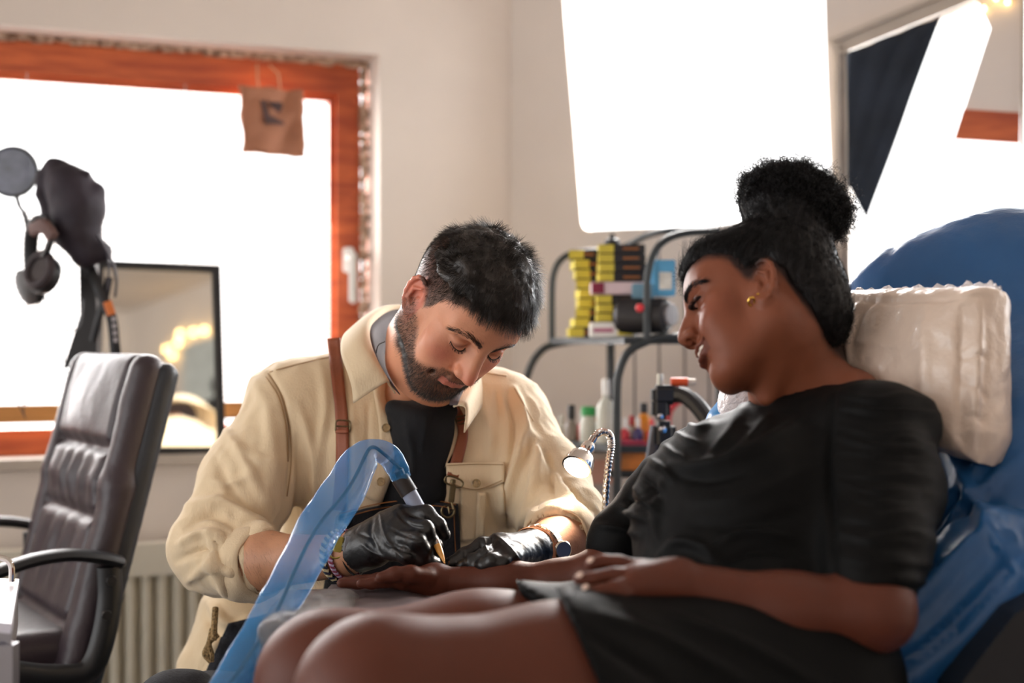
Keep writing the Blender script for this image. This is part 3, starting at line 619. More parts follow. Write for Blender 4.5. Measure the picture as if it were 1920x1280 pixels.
# second shelf: bottles
z2 = CZ-(836-640)/F*Yf
def bottle(px, Y, h, r, body, cap, label, name='bottle', caph=.018, capr=None, tall=False):
    c = P(px, 640, Y); t = thing(name, label, 'bottle', (c.x, c.y, z2), 'bottles on the lower shelf'); capr = capr or r*.45
    MB().lathe((c.x, c.y, z2), [(.001, 0), (r*.95, 0), (r, .004), (r, h*.7), (r*.75, h*.85), (capr*.9, h*.92), (capr*.9, h), (.001, h)], n=18).build('bottle_body', body, t)
    MB().lathe((c.x, c.y, z2+h), [(.001, 0), (capr, 0), (capr, caph), (capr*.8, caph+.003), (.001, caph+.003)], n=14).build('cap', cap, t)
M_ = lambda n, c, **k: mat(n, c, **{**dict(rough=.35, noise=.05), **k})
green, orange, redm, purple, clearw = M_('green_plastic', (48, 160, 84)), M_('orange_plastic', (224, 140, 40)), M_('red_plastic', (214, 60, 70)), M_('violet_plastic', (70, 60, 110)), M_('milky_plastic', (204, 206, 196))
grime = M_('grey_plastic', (140, 130, 122)); amber = M_('amber_liquid', (196, 140, 50))
bottle(1071, 3.02, .045, .014, grime, black, 'short grey bottle with black pump, far left of the lower shelf', caph=.028, capr=.008)
bottle(1092, 3.06, .038, .012, redm, white, 'small red bottle between the black pump bottle and green cap bottle')
bottle(1103, 2.98, .055, .018, clearw, green, 'milky bottle with wide green cap on the lower shelf', caph=.016, capr=.015)
bottle(1117, 3.02, .05, .013, amber, grime, 'amber bottle right of the green capped bottle')
bottle(1136, 2.95, .10, .020, clearw, white, 'tall milky spray bottle with green print on the lower shelf', caph=.03, capr=.008)
bottle(1053, 3.08, .03, .012, clearw, clearw, 'tiny clear bottle at the rack\'s left post')
bottle(1171, 2.96, .03, .011, redm, white, 'small red ink bottle just right of the front rack post')
bottle(1184, 3.0, .033, .011, clearw, redm, 'small white ink bottle with red cap on the lower shelf')
bottle(1196, 2.95, .032, .011, purple, white, 'small violet ink bottle on the lower shelf')
bottle(1222, 2.94, .03, .011, redm, redm, 'small red ink bottle in front of the black arm')
bottle(1207, 2.99, .06, .019, orange, black, 'orange bottle with black cap beside the black arm')
cab = thing('drawer_cabinet', 'pale grey drawer cabinet under the bottles on the rack', 'cabinet', P(1110, 1090, 3.0))
c = P(1095, 640, 3.02); z3 = CZ-(1088-640)/F*Yf
MB().box((c.x, c.y, (z2-.02+z3)/2), (.15, .14, z2-.02-z3), bev=.004).build('body', mat('grey_pearl', (168, 160, 156), .5, noise=.06), cab)
MB().box((c.x, c.y-.071, z2-.06), (.12, .004, .05), bev=.001).build('drawer', mat('rosy_plastic', (190, 150, 140), .5), cab)
ob = thing('storage_box', 'transparent orange storage box with red and yellow contents on the rack', 'box', P(1185, 885, 2.92))
c = P(1182, 862, 2.92); MB().box(c, (.062, .08, .055), bev=.003).build('box', mat('orange_film', (226, 138, 60), .4, noise=.15, scale=14, stretch=(1, 1, 4)), ob)
m = MB(); m.box(c+Vector((0, 0, .034)), (.06, .075, .012), bev=.002); m.build('lid', mat('red_lid', (196, 60, 90), .5, noise=.3, scale=50), ob)
MB().tube([P(1140, 888, 2.88), P(1235, 888, 2.88)], .008, 8).build('rail', tube_m, rk)
# black adjustable arm stand
ba = thing('tripod_head', 'black articulated stand arm with orange knob behind the woman\'s shoulder', 'stand', P(1240, 1250, 2.55))
Ya = 2.55
MB().tube([Vector((P(1195, 1260, Ya).x, Ya, .0))]+PL([(1200, 1250, Ya), (1212, 1000, Ya), (1226, 900, Ya), (1240, 800, Ya)], 4), .013, 10, flat=1.6).build('upright', mat('bluish_black', (44, 46, 66), .4), ba)
m = MB(); m.box(P(1245, 740, Ya), (.045, .05, .035), bev=.008); m.box(P(1238, 765, Ya), (.032, .05, .04), bev=.008); m.box(P(1245, 815, Ya), (.04, .05, .05), bev=.01); m.build('clamp', black, ba)
MB().tube(PL([(1250, 742, Ya), (1280, 740, Ya-.02), (1305, 758, Ya-.04), (1330, 790, Ya-.06)], 6), .015, 10).build('curved_arm', black, ba)
MB().lathe(P(1258, 716, Ya), [(.001, 0), (.008, 0), (.008, .03), (.001, .03)], axis=(1, 0, 0), n=12).build('orange_knob', M_('orange_red', (236, 92, 40)), ba)
MB().lathe(P(1289, 716, Ya), [(.001, 0), (.006, 0), (.006, .014), (.001, .014)], axis=(1, 0, 0), n=12).build('cream_tip', M_('cream_tip', (232, 220, 200)), ba)
MB().lathe(P(1238, 722, Ya), [(.001, 0), (.006, 0), (.006, .02), (.001, .02)], axis=(0, 0, 1), n=12).build('clear_knob', clearw, ba)
m = MB(); m.lathe(P(1243, 805, Ya-.03), [(.001, 0), (.007, 0), (.006, .005), (.001, .006)], axis=(0, -1, 0), n=12); m.lathe(P(1238, 780, Ya-.03), [(.001, 0), (.006, 0), (.005, .005), (.001, .006)], axis=(0, -1, 0), n=12); m.build('screw', mat('chrome2', (230, 230, 235), .15, metal=1), ba)
m = MB(); c = P(1290, 790, 3.2); m.tube([c+Vector((.045*math.cos(a), 0, .05*math.sin(a))) for a in np.linspace(0, 5.4, 30)], .007, 8); tag(m.build('red_cable', redm), 'red looped cable hanging at the wall behind the black arm', 'cable')
# gooseneck lamp
chrome = mat('chrome_lamp', (225, 220, 215), .13, metal=1, noise=.02)
lamp = thing('gooseneck_lamp', 'chrome gooseneck lamp glowing between the man and woman', 'lamp', P(1135, 1100, 2.12))
Yl = 2.12
L = PL([(1133, 1120, Yl), (1134, 1000, Yl), (1136, 930, Yl), (1141, 870, Yl), (1146, 835, Yl-.003), (1143, 816, Yl-.006), (1133, 809, Yl-.01), (1122, 812, Yl-.015), (1112, 822, Yl-.02)], 26)
rr = [.0052+.0007*math.sin(i*1.5) for i in range(len(L))]
MB().tube(L, rr, 14).build('gooseneck', chrome, lamp)
MB().tube([P(1114, 820, Yl-.02), P(1104, 836, Yl-.026)], [.0058, .0062], 14).build('collar', chrome, lamp)
h0 = P(1103, 838, Yl-.027); dr = (P(1086, 868, Yl-.05)-h0).normalized()
MB().lathe(h0, [(.001, -.006), (.009, -.005), (.011, .003), (.008, .011), (.012, .014), (.019, .022), (.0225, .033), (.0228, .044), (.020, .0445), (.019, .04), (.001, .038)], axis=dr, n=32).build('lamp_head', chrome, lamp)
be = bpy.data.materials.new('lamp_glow'); be.use_nodes = True; b_ = be.node_tree.nodes['Principled BSDF']; b_.inputs['Emission Color'].default_value = (1, .86, .74, 1); b_.inputs['Emission Strength'].default_value = 14
MB().lathe(h0+dr*.0405, [(.001, 0), (.0185, 0), (.017, .004), (.01, .0075), (.001, .0085)], axis=dr, n=28).build('bulb', be, lamp)
sl = bpy.data.lights.new('lamp_spot', 'SPOT'); sl.energy = 1.3; sl.spot_size = math.radians(80); sl.spot_blend = .5; sl.shadow_soft_size = .018; sl.color = (1, .88, .76)
so = bpy.data.objects.new('lamp_spot', sl); COL.objects.link(so); so.location = h0+dr*.054; so.rotation_euler = (P(955, 1085, 1.91)-so.location).to_track_quat('-Z', 'Y').to_euler()
MB().lathe(Vector((L[0].x, L[0].y, .72)), [(.001, 0), (.03, 0), (.03, .012), (.008, .02), (.001, .02)], n=20).build('base', chrome, lamp)
# ================================================================== TABLE
ztab = .76
tb = thing('work_table', 'padded armrest table covered in dark film between the two people', 'table', (0, 1.85, 0))
film = mat('black_film', (30, 30, 36), .35, noise=.15, scale=7, bump=.7, bscale=22, spec=.6)
vv = Vol((-.42, 1.6, .66), (.36, 2.14, .78), .004); vv.box((-.005, 1.835, ztab-.028), (.61, .27, .056), None, .022, 0)
v, f = vv.nets(); v = v+normals(v, f)*(.0025*vnoise(v, (18, 30, 18), 9, 3))[:, None]; link('padded_top', npmesh('t', v, f), film, tb)
MB().tube([Vector((-.03, 1.84, ztab-.05)), Vector((-.03, 1.84, .06))], .03, 16).build('column', black, tb)
MB().lathe((-.03, 1.84, 0), [(.001, 0), (.22, 0), (.22, .02), (.04, .05), (.001, .05)], n=30).build('base', black, tb)
# clear wrap bundled at the near-left corner
clear = bpy.data.materials.new('clear_wrap'); clear.use_nodes = True; nt = clear.node_tree; b_ = nt.nodes['Principled BSDF']
b_.inputs['Base Color'].default_value = (.6, .58, .57, 1); b_.inputs['Roughness'].default_value = .12; b_.inputs['Alpha'].default_value = .6; b_.inputs['Metallic'].default_value = .35
n2 = NZ(nt, 'ShaderNodeTexNoise', Scale=55.0, Detail=4.0); bp = NZ(nt, 'ShaderNodeBump', Strength=1.0, Distance=.01); nt.links.new(n2.outputs['Fac'], bp.inputs['Height']); nt.links.new(bp.outputs[0], b_.inputs['Normal'])
vv = Vol((-.36, 1.62, .66), (-.16, 1.92, .80), .003); vv.box((-.250, 1.78, ztab-.010), (.11, .20, .05), None, .022, 0); v, f = vv.nets(); v = v+normals(v, f)*(.004*vnoise(v, 45, 4, 2))[:, None]
tag(link('clear_film', npmesh('w', v, f), clear), 'shiny crumpled clear plastic wrap around the near left table corner', 'plastic wrap')
# grey paper sheet on the table
G = grid4((-.24, 1.72, ztab+.003), (-.02, 1.72, ztab+.003), (.0, 1.965, ztab+.003), (-.25, 1.965, ztab+.003), 26)
for i in range(26):
    for j in range(26): G[i, j, 2] += .003+.003*math.sin(j*.9+i*.25)*math.exp(-((j-16)/6)**2)+.0015*math.sin(i*.7)
v, f = sheet(G, .001); 
for _p in (0,): tag(link('paper_sheet', npmesh('p', v, f), mat('grey_satin_sheet', (120, 110, 112), .35, noise=.08, bump=.3, bscale=20)), 'grey satin protective sheet spread over the dark table top', 'sheet')
# ================================================================== BLUE RECLINER + PILLOW
blue = mat('blue_plastic_cover', (36, 98, 158), .38, noise=.14, scale=5, bump=.8, bscale=26, spec=.55, stretch=(1, 1, .35))
rc_ = thing('treatment_chair', 'reclining treatment chair covered in crinkled blue plastic', 'treatment chair', (.75, 1.85, 0))
vv = Vol((.1, 1.2, .28), (1.5, 2.5, 1.38), .008)
def pb_(px, py, Y): return P(px, py, Y)
# backrest: broad slab rising to the right and away
a0, a1 = pb_(1560, 1190, 1.72), pb_(1820, 560, 2.05)
Ub = (a1-a0).normalized(); Wb = Vector((.42, -.9, .05)); Wb = (Wb-Ub*Wb.dot(Ub)).normalized(); Nb = Ub.cross(Wb)
Rb = np.array([list(Wb), list(Nb), list(Ub)]).T
top = pb_(1800, 640, 2.10)
vv.ell(pb_(1838, 622, 2.05), (.208, .11, .158), k=.05); vv.ell(pb_(1900, 760, 2.1), (.22, .11, .2), k=.08); vv.ell(top+Ub*-.24, (.33, .11, .24), Rb, k=.08); vv.ell(pb_(1790, 920, 2.0), (.32, .12, .3), Rb, k=.08); vv.ell(pb_(1750, 1150, 1.88), (.3, .12, .26), Rb, k=.08)
vv.cone(pb_(1910, 560, 2.05), pb_(2010, 1000, 1.88), .12, .12, .06); vv.cone(pb_(1640, 1270, 1.62), pb_(1880, 1080, 1.62), .06, .075, .05)
# seat part
vv.box((.33, 1.56, .47), (1.0, .5, .16), None, .06, .06)
v, f = vv.nets()
v = creases(v, f, [([(1560, 1270), (1700, 1150), (1880, 960)], 16, .02), ([(1600, 1275), (1760, 1200), (1930, 1010)], 14, -.015), ([(1740, 760), (1850, 980), (1935, 1100)], 12, .014),
    ([(1700, 1090), (1800, 960), (1920, 850)], 10, .01), ([(1690, 1010), (1780, 930), (1900, 800)], 14, .008), ([(1650, 500), (1700, 440), (1800, 420)], 10, -.004), ([(1780, 1000), (1830, 900), (1840, 860)], 9, .009), ([(1860, 960), (1900, 1010), (1930, 1060)], 8, .012)])
v = v+normals(v, f)*(.006*vnoise(v, (10, 10, 5), 11, 3)+.0025*np.abs(vnoise(v, (40, 40, 9), 12, 2)))[:, None]
link('cushion', npmesh('c', v, f), blue, rc_)
MB().box((.5, 1.6, .2), (.8, .4, .3), bev=.03).build('base', black, rc_)
MB().slab([P(1790, 1300, 1.5), P(1845, 1225, 1.5), P(1905, 1150, 1.5), P(2010, 1090, 1.5), P(2020, 1420, 1.5), P(1800, 1420, 1.5)], (0, 1, 0), .12).build('side_panel', black, rc_, smooth=False)
vv = Vol((.2, 1.85, .85), (.5, 2.2, 1.15), .004); vv.cone(P(1352, 790, 2.05), P(1396, 735, 2.08), .022, .022, .01, flat=((0, 1, 0), .6)); v, f = vv.nets(); link('far_armrest', npmesh('a', v, f), mat('bright_blue_film', (70, 150, 215), .3, noise=.1), rc_)
# bubble wrap patch behind the neck
wrapm = mat('bubble_wrap', (236, 232, 236), .25, noise=.05, bump=1.0, bscale=140, spec=.7)
vv = Vol((.24, 1.85, .9), (.45, 2.25, 1.15), .0035); vv.ell(P(1392, 738, 2.03), (.032, .04, .05), k=.01); vv.ell(P(1376, 775, 2.03), (.018, .03, .03), k=.02); v, f = vv.nets(); v = v+normals(v, f)*(.003*vnoise(v, 90, 6, 2))[:, None]
tag(link('bubble_wrap', npmesh('w', v, f), wrapm), 'white bubble wrap bunched beside the woman\'s neck on the blue armrest', 'bubble wrap')
# pillow
pl_m = bpy.data.materials.new('wrapped_pillow'); pl_m.use_nodes = True; nt = pl_m.node_tree; b_ = nt.nodes['Principled BSDF']; b_.inputs['Base Color'].default_value = lin((226, 205, 188)); b_.inputs['Roughness'].default_value = .5
b_.inputs['Coat Weight'].default_value = .9; b_.inputs['Coat Roughness'].default_value = .18
tc = NZ(nt, 'ShaderNodeTexCoord'); n2 = NZ(nt, 'ShaderNodeTexNoise', Scale=26.0, Detail=6.0); nt.links.new(tc.outputs['Object'], n2.inputs['Vector']); bp = NZ(nt, 'ShaderNodeBump', Strength=.7, Distance=.010); nt.links.new(n2.outputs['Fac'], bp.inputs['Height']); nt.links.new(bp.outputs[0], b_.inputs['Coat Normal']); nt.links.new(bp.outputs[0], b_.inputs['Normal'])
pil = thing('pillow', 'cream pillow wrapped in clear plastic behind the woman\'s head', 'pillow', P(1700, 870, 1.78))
vv = Vol((.3, 1.5, .85), (.75, 2.05, 1.25), .004)
A, B, C_, D_ = P(1555, 562, 1.96), P(1868, 555, 1.72), P(1853, 876, 1.69), P(1540, 742, 1.94)
ctr = (A+B+C_+D_)/4; nx = ((B-A)+(C_-D_)).normalized(); nz = ((A-D_)+(B-C_)); nz = (nz-nx*nz.dot(nx)).normalized(); ny = nz.cross(nx); Rp = np.array([list(nx), list(ny), list(nz)]).T
loc = lambda p: np.array([(p-ctr).dot(nx), (p-ctr).dot(ny), (p-ctr).dot(nz)])
la, lb_, lc, ld = [loc(q) for q in (A, B, C_, D_)]
poly = [(la[0], la[2]+.008), ((la[0]+lb_[0])/2, (la[2]+lb_[2])/2+.010), (lb_[0]+.0, lb_[2]+.008), (lb_[0]+.008, lb_[2]-.03), (lc[0]+.004, lc[2]+.04), (lc[0]-.002, lc[2]), (lc[0]-.06, lc[2]+.004), (ld[0]+.1, ld[2]-.03), (ld[0], ld[2]-.01)]
x, y, z = vv.arrays(); lx = (x-ctr.x)*nx.x+(y-ctr.y)*nx.y+(z-ctr.z)*nx.z; ly = (x-ctr.x)*ny.x+(y-ctr.y)*ny.y+(z-ctr.z)*ny.z; lz = (x-ctr.x)*nz.x+(y-ctr.y)*nz.y+(z-ctr.z)*nz.z
sd = polysd(lx, lz, poly); th = .03+.03*np.clip(-sd/.06, 0, 1)**.6; e = np.abs(ly)-th; r_ = .022
vv.D = (np.sqrt(np.maximum(sd+r_, 0)**2+np.maximum(e+r_, 0)**2)+np.minimum(np.maximum(sd+r_, e+r_), 0)-r_).astype(np.float32)*.8
v, f = vv.nets(2); v = creases(v, f, [([(1615, 565), (1592, 620), (1594, 690)], 5, .006), ([(1640, 560), (1610, 600), (1600, 650)], 4, -.004), ([(1835, 570), (1828, 700), (1825, 840)], 9, .012), ([(1805, 570), (1800, 700), (1800, 840)], 9, -.006), ([(1800, 670), (1850, 668)], 5, -.005), ([(1790, 700), (1850, 745)], 6, -.004), ([(1560, 560), (1700, 565), (1850, 552)], 5, -.005), ([(1735, 570), (1730, 660), (1735, 760)], 14, .003), ([(1560, 660), (1600, 640), (1680, 650)], 6, .002), ([(1810, 780), (1850, 790)], 6, -.004)])
v = v+normals(v, f)*(.0035*vnoise(v, 22, 21, 3))[:, None]; link('pillow_body', npmesh('p', v, f), pl_m, pil)
plf = MB(); cr = spline([P(1556, 547, 1.98)+Vector((0, -.02, 0)), P(1620, 545, 1.93), P(1700, 542, 1.87), P(1780, 538, 1.81), P(1850, 533, 1.76), P(1876, 545, 1.74), P(1880, 575, 1.74)], 10)
G = np.zeros((len(cr), 4, 3))
for i in range(len(cr)):
    for j in range(4): G[i, j] = cr[i]+np.array([0, .004*math.sin(i*.8+j), .0])+np.array([0, 0, 1])*(j*(.0015+.0012*math.sin(i*.5)**2+.001*math.sin(i*1.7))-.004)
v, f = sheet(G, .0008); link('wrap_edge', npmesh('e', v, f), wrapm, pil)
# ================================================================== PEOPLE
def head_sdf(V, fem=False, smile=0.0, lid=0.0):
    """face in its own frame: x = the person's left, y = back of head, z = up (metres)"""
    j = .9 if fem else 1.0
    V.ell((0, .014, .046), (.0745, .096, .08), k=.0)
    V.ell((0, .05, .035), (.066, .058, .066), k=.03)
    V.ell((0, -.038, .055), (.062, .05, .05), k=.03)
    V.ell((0, -.03, -.02), (.057, .056, .075), k=.035)
    for s in (-1, 1):
        V.cone((s*.058*j, .006, -.045), (s*.024*j, -.062, -.090), .015, .014, .035)
        V.cone((s*.060, .004, -.01), (s*.056*j, .008, -.05), .014, .014, .03)
        V.ell((s*.044, -.056, -.012), (.021, .019, .020), k=.022)
        V.ell((s*.03, -.058, -.045), (.024, .022, .03), k=.025)
        V.cone((s*.012, -.083, .041 if not fem else .042), (s*.046, -.066, .041), .0105 if not fem else .0085, .009, .016)
    V.ell((0, -.066, -.089), (.024 if not fem else .02, .022, .019 if not fem else .016), k=.022)
    V.ell((0, -.067, -.046), (.031, .024, .03), k=.022)
    if smile:
        for s in (-1, 1): V.ell((s*.036, -.071, -.026), (.018, .014, .017), k=.018)
    for s in (-1, 1):
        V.ell((s*.033, -.101, .021), (.021, .020, .013), k=.016, op='s')
        V.ell((s*.0315, -.0715, .0215), (.0155, .0148, .0138), k=.004)
        V.cone((s*.018, -.084, .021), (s*.034, -.089, .013), .0015, .002, .006, op='s')
        V.cone((s*.018, -.0835, .028), (s*.045, -.079, .029), .0012, .0012, .005, op='s')
    # nose
    V.cone((0, -.084, .034), (0, -.105, -.004), .0075, .0088, .013); V.cone((0, -.086, .005), (0, -.099, -.018), .014, .0115, .012)
    V.ell((0, -.1135 if not fem else -.108, -.0155), (.0088, .0098, .0082), k=.011)
    if not fem: V.cone((0, -.091, .026), (0, -.108, -.006), .0055, .0066, .008)
    for s in (-1, 1):
        V.ell((s*.0125, -.099, -.0185), (.0078, .0105, .0075), k=.007)
        V.ell((s*.0068, -.103, -.0268), (.0042, .0065, .0038), k=.003, op='s')
        V.cone((s*.0215, -.094, -.0145), (s*.019, -.090, -.024), .001, .001, .006, op='s')
    V.cone((0, -.0965, -.027), (0, -.0955, -.038), .0018, .002, .006, op='s')
    # mouth
    w = .026+.007*smile; zz = .006*smile; lf = 1.15 if fem else 1.0
    for s in (-1, 1):
        V.chain([(0, -.0945, -.0435), (s*.010, -.0925, -.0425), (s*w, -.079, -.0475+zz)], [.0052*lf, .0055*lf, .0018], .005)
        V.chain([(0, -.0925, -.0545-.004*smile), (s*.012, -.0905, -.054-.003*smile), (s*(w-.002), -.078, -.049+zz)], [.0062*lf, .0058*lf, .002], .005)
        V.chain([(0, -.1015, -.0485), (s*.012, -.0985, -.0482), (s*(w+.001), -.0835, -.0482+zz)], [.0012+.0036*smile, .001+.0034*smile, .0008+.001*smile], .003, op='s')
        (None if smile else V.ell((s*(w+.008), -.077, -.049+zz), (.003, .004, .007), k=.010, op='s'))
    V.ell((0, -.0925, -.067), (.017, .007, .006), k=.01, op='s')
    # ears
    for s in (-1, 1):
        R = Matrix.Rotation(-s*.5, 3, 'Z') @ Matrix.Rotation(-.18, 3, 'X')
        R = np.array(R); c = np.array((s*.080, .011, .001)) if not fem else np.array((s*.079, .005, -.004))
        V.ell(c+R @ np.array((-s*.003, 0, -.002)), (.0065, .0185, .033), R, k=.006)
        V.cone((s*.068, .008, .012), (s*.07, .01, -.012), .008, .008, .012)
        V.ell(c+R @ np.array((s*.006, -.002, .004)), (.0075, .0105, .019), R, k=.003, op='s')
        th = np.linspace(-2.3, 2.0, 11); L = [c+R @ np.array((s*.0025, math.cos(t)*.0175-.001+.002*math.sin(t), math.sin(t)*.031+.002)) for t in th]
        V.chain(L, [.0032]*3+[.0036]*5+[.003]*3, .003)
        V.chain([c+R @ np.array((s*.003, -.006, .018)), c+R @ np.array((s*.0035, .006, .010)), c+R @ np.array((s*.003, .0075, -.008)), c+R @ np.array((s*.002, -.003, -.017))], [.002, .0028, .0026, .0022], .003)
        V.ell(c+R @ np.array((s*.001, -.008, -.004)), (.0035, .004, .007), R, k=.004)
        V.ell(c+R @ np.array((s*.0005, -.005, -.030)), (.0048, .008, .0085), R, k=.006)
    return V
def rotm(r):
    a, b, c = r; Rx = np.array([[1, 0, 0], [0, np.cos(a), -np.sin(a)], [0, np.sin(a), np.cos(a)]]); Ry = np.array([[np.cos(b), 0, np.sin(b)], [0, 1, 0], [-np.sin(b), 0, np.cos(b)]]); Rz = np.array([[np.cos(c), -np.sin(c), 0], [np.sin(c), np.cos(c), 0], [0, 0, 1]])
    return Ry @ Rx @ Rz
def smoothstep(a, b, x): t = np.clip((x-a)/(b-a), 0, 1); return t*t*(3-2*t)
def mixc(c, d, w): return c*(1-w[:, None])+np.array(lin(d)[:3])[None, :]*w[:, None]
def sample(v, f, wgt, n, seed=1):
    """random points on a surface, by per-vertex weight; returns positions, normals"""
    N = normals(v, f); r = np.random.default_rng(seed); c = v[f].mean(1); a = np.linalg.norm(np.cross(v[f[:, 2]]-v[f[:, 0]], v[f[:, 3]]-v[f[:, 1]]), axis=1); p = a*wgt[f].mean(1); i = r.choice(len(f), n, p=p/p.sum())
    w = r.random((n, 4)); w /= w.sum(1)[:, None]; q = f[i]
    return (v[q]*w[..., None]).sum(1), (N[q]*w[..., None]).sum(1), wgt[q].mean(1)
skin_m = mat('man_skin', (205, 150, 120), .48, noise=.06, scale=40, attr='Col', bump=.12, bscale=350, sss=.12, spec=.45)
skin_w = mat('woman_skin', (120, 72, 52), .5, noise=.05, scale=40, attr='Col', bump=.08, bscale=350, sss=.10, spec=.32)
def hairmat(name, rgb, rough=.45, spec=.5):
    m = mat(name, rgb, rough, noise=.3, scale=30, spec=spec, sheen=.0); return m
hair_m = hairmat('dark_brown_hair', (58, 50, 45), .42, .6); hair_f = hairmat('black_curly_hair', (20, 17, 20), .55, .3)
def S(px, py, Y): return np.array(P(px, py, Y))
# ------------------------------------------------------------------ MAN
RM = rotm((.6162, .7618, .7529)); TM = np.array((-.0734, 2.0301, 1.1392)); SM = .95
man = thing('person', 'bearded man in beige shirt, denim apron and black gloves bending over the tattoo work', 'person', (S(640, 1100, 2.3)[0], 2.3, 0))
def finger(V, pts, r0, r1, k=.006, d=0.0): V.chain(pts, list(np.linspace(r0, r1, len(pts))+d), k)
def man_hands(V, d=0.0, wrist=True):
    # right hand (image left) holding the machine
    w = S(655, 1036, 1.985); mc = [S(752, 968, 1.962), S(748, 985, 1.945), S(740, 1005, 1.935), S(730, 1030, 1.93)]
    for q, r in zip(mc, (.0205, .0215, .0205, .0185)): V.cone(w, q, .023+d, r-.004+d, .018)
    V.cone(S(700, 1020, 1.97), S(735, 995, 1.965), .027+d, .024+d, .02)
    finger(V, [mc[0], S(800, 963, 1.945), S(822, 984, 1.94), S(833, 1001, 1.942)], .0135, .0088, d=d)
    finger(V, [mc[1], S(797, 992, 1.918), S(810, 1018, 1.922), S(820, 1036, 1.93)], .0138, .0085, d=d)
    finger(V, [mc[2], S(782, 1014, 1.9), S(795, 1032, 1.906), S(803, 1046, 1.918)], .0132, .0082, d=d)
    finger(V, [mc[3], S(762, 1043, 1.902), S(788, 1051, 1.908), S(818, 1056, 1.922)], .0118, .0072, d=d)
    finger(V, [S(690, 1015, 2.005), S(745, 1000, 2.005), S(790, 1005, 1.985), S(818, 1022, 1.965)], .018, .0098, d=d)
    # left hand (image right)
    w = S(1000, 1034, 1.985); mc = [S(938, 1018, 1.955), S(942, 1028, 1.935), S(950, 1038, 1.92), S(962, 1046, 1.91)]
    for q, r in zip(mc, (.0175, .0175, .0165, .015)): V.cone(w, q, .0215+d, r-.003+d, .016)
    finger(V, [mc[0], S(903, 1024, 1.945), S(872, 1041, 1.937), S(845, 1056, 1.932)], .0125, .0092, d=d)
    finger(V, [mc[1], S(908, 1042, 1.91), S(884, 1053, 1.91), S(866, 1060, 1.916)], .0120, .0082, d=d)
    finger(V, [mc[2], S(922, 1052, 1.893), S(906, 1060, 1.895), S(893, 1064, 1.905)], .0112, .0078, d=d)
    finger(V, [mc[3], S(945, 1056, 1.892), S(932, 1062, 1.893), S(920, 1065, 1.9)], .0102, .0072, d=d)
    finger(V, [S(985, 1030, 2.0), S(945, 1035, 1.99), S(905, 1050, 1.975), S(878, 1060, 1.965)], .016, .0092, d=d)
    return V
# head, neck (fine)
V = Vol((-.3, 1.85, .93), (.14, 2.32, 1.34), .0018).frame(RM*SM, TM)
V.M = (RM*SM, TM)
class HV(Vol): pass
# primitives inside the head frame are scaled: work in an unscaled frame and scale the mesh afterwards
V = Vol((-.13, -.15, -.19), (.13, .19, .16), .0017); head_sdf(V)
inv = lambda p: (RM.T @ (np.array(p)-TM))/SM
nb = inv(S(775, 745, 2.23)); V.cone((0, .032, -.045), nb, .059, .066, .03); V.cone((.0, .055, .0), inv(S(755, 690, 2.29)), .05, .06, .03); 
V.ell((0, -.035, -.105), (.03, .03, .014), k=.03)
v, f = V.nets(1); lv = v.copy(); v = v*SM @ RM.T+TM
# colour of the skin
def beard_mask(l):
    x, y, z = np.abs(l[:, 0]), l[:, 1], l[:, 2]; line = np.interp(y, [-.1, -.088, -.078, -.06, -.04, -.02, .0, .012], [-.032, -.034, -.046, -.056, -.045, -.022, .0, .004])
    m = smoothstep(.009, -.009, z-line)*smoothstep(.028, .0, y+.15*z)*smoothstep(-.128, -.112, z)
    lips = (x < .024) & (z > -.0605+.1*x) & (z < -.041) & (y < -.07); mo = smoothstep(.036, .028, x)*smoothstep(-.0475, -.042, z)*smoothstep(-.029, -.033, z)*(y < -.07)
    m = np.maximum(m, mo*.95); m[lips & (z < -.0445)] *= .02; return m*(.8+.2*smoothstep(-.02, -.06, z))
def scalp(l):
    x, y, z = np.abs(l[:, 0]), l[:, 1], l[:, 2]; az = np.interp(y, [-.1, -.08, -.06, -.045, -.035, -.022, -.012, .0, .022, .04, .07, .12], [.083, .082, .072, .062, .05, .02, .004, .02, .034, .0, -.035, -.04])
    return smoothstep(-.004, .006, z-az)
bm_, sc_ = beard_mask(lv), scalp(lv)
col = np.tile(np.array(lin((226, 160, 126))[:3]), (len(v), 1)); x, y, z = np.abs(lv[:, 0]), lv[:, 1], lv[:, 2]
col = mixc(col, (212, 118, 98), .65*np.exp(-(((x-.045)/.02)**2+((z+.012)/.02)**2))*(y < -.04)); col = mixc(col, (214, 112, 92), .6*np.exp(-((x/.014)**2+((z+.014)/.014)**2))*(y < -.08))
col = mixc(col, (222, 112, 96), .55*smoothstep(.068, .076, x)*smoothstep(-.035, .0, z+.02)*(y > -.01)*(y < .05)); col = mixc(col, (196, 108, 94), .75*((x < .024) & (z > -.0605+.1*x) & (z < -.0425) & (y < -.082)))
col = mixc(col, (150, 96, 84), .55*np.exp(-(((x-.033)/.016)**2+((z-.018)/.007)**2))*(y < -.06)); col = mixc(col, (96, 68, 54), bm_*.75); col = mixc(col, (72, 58, 52), sc_*.86)
hv, hf, hcol = v, f, col; headF = (lv, f)
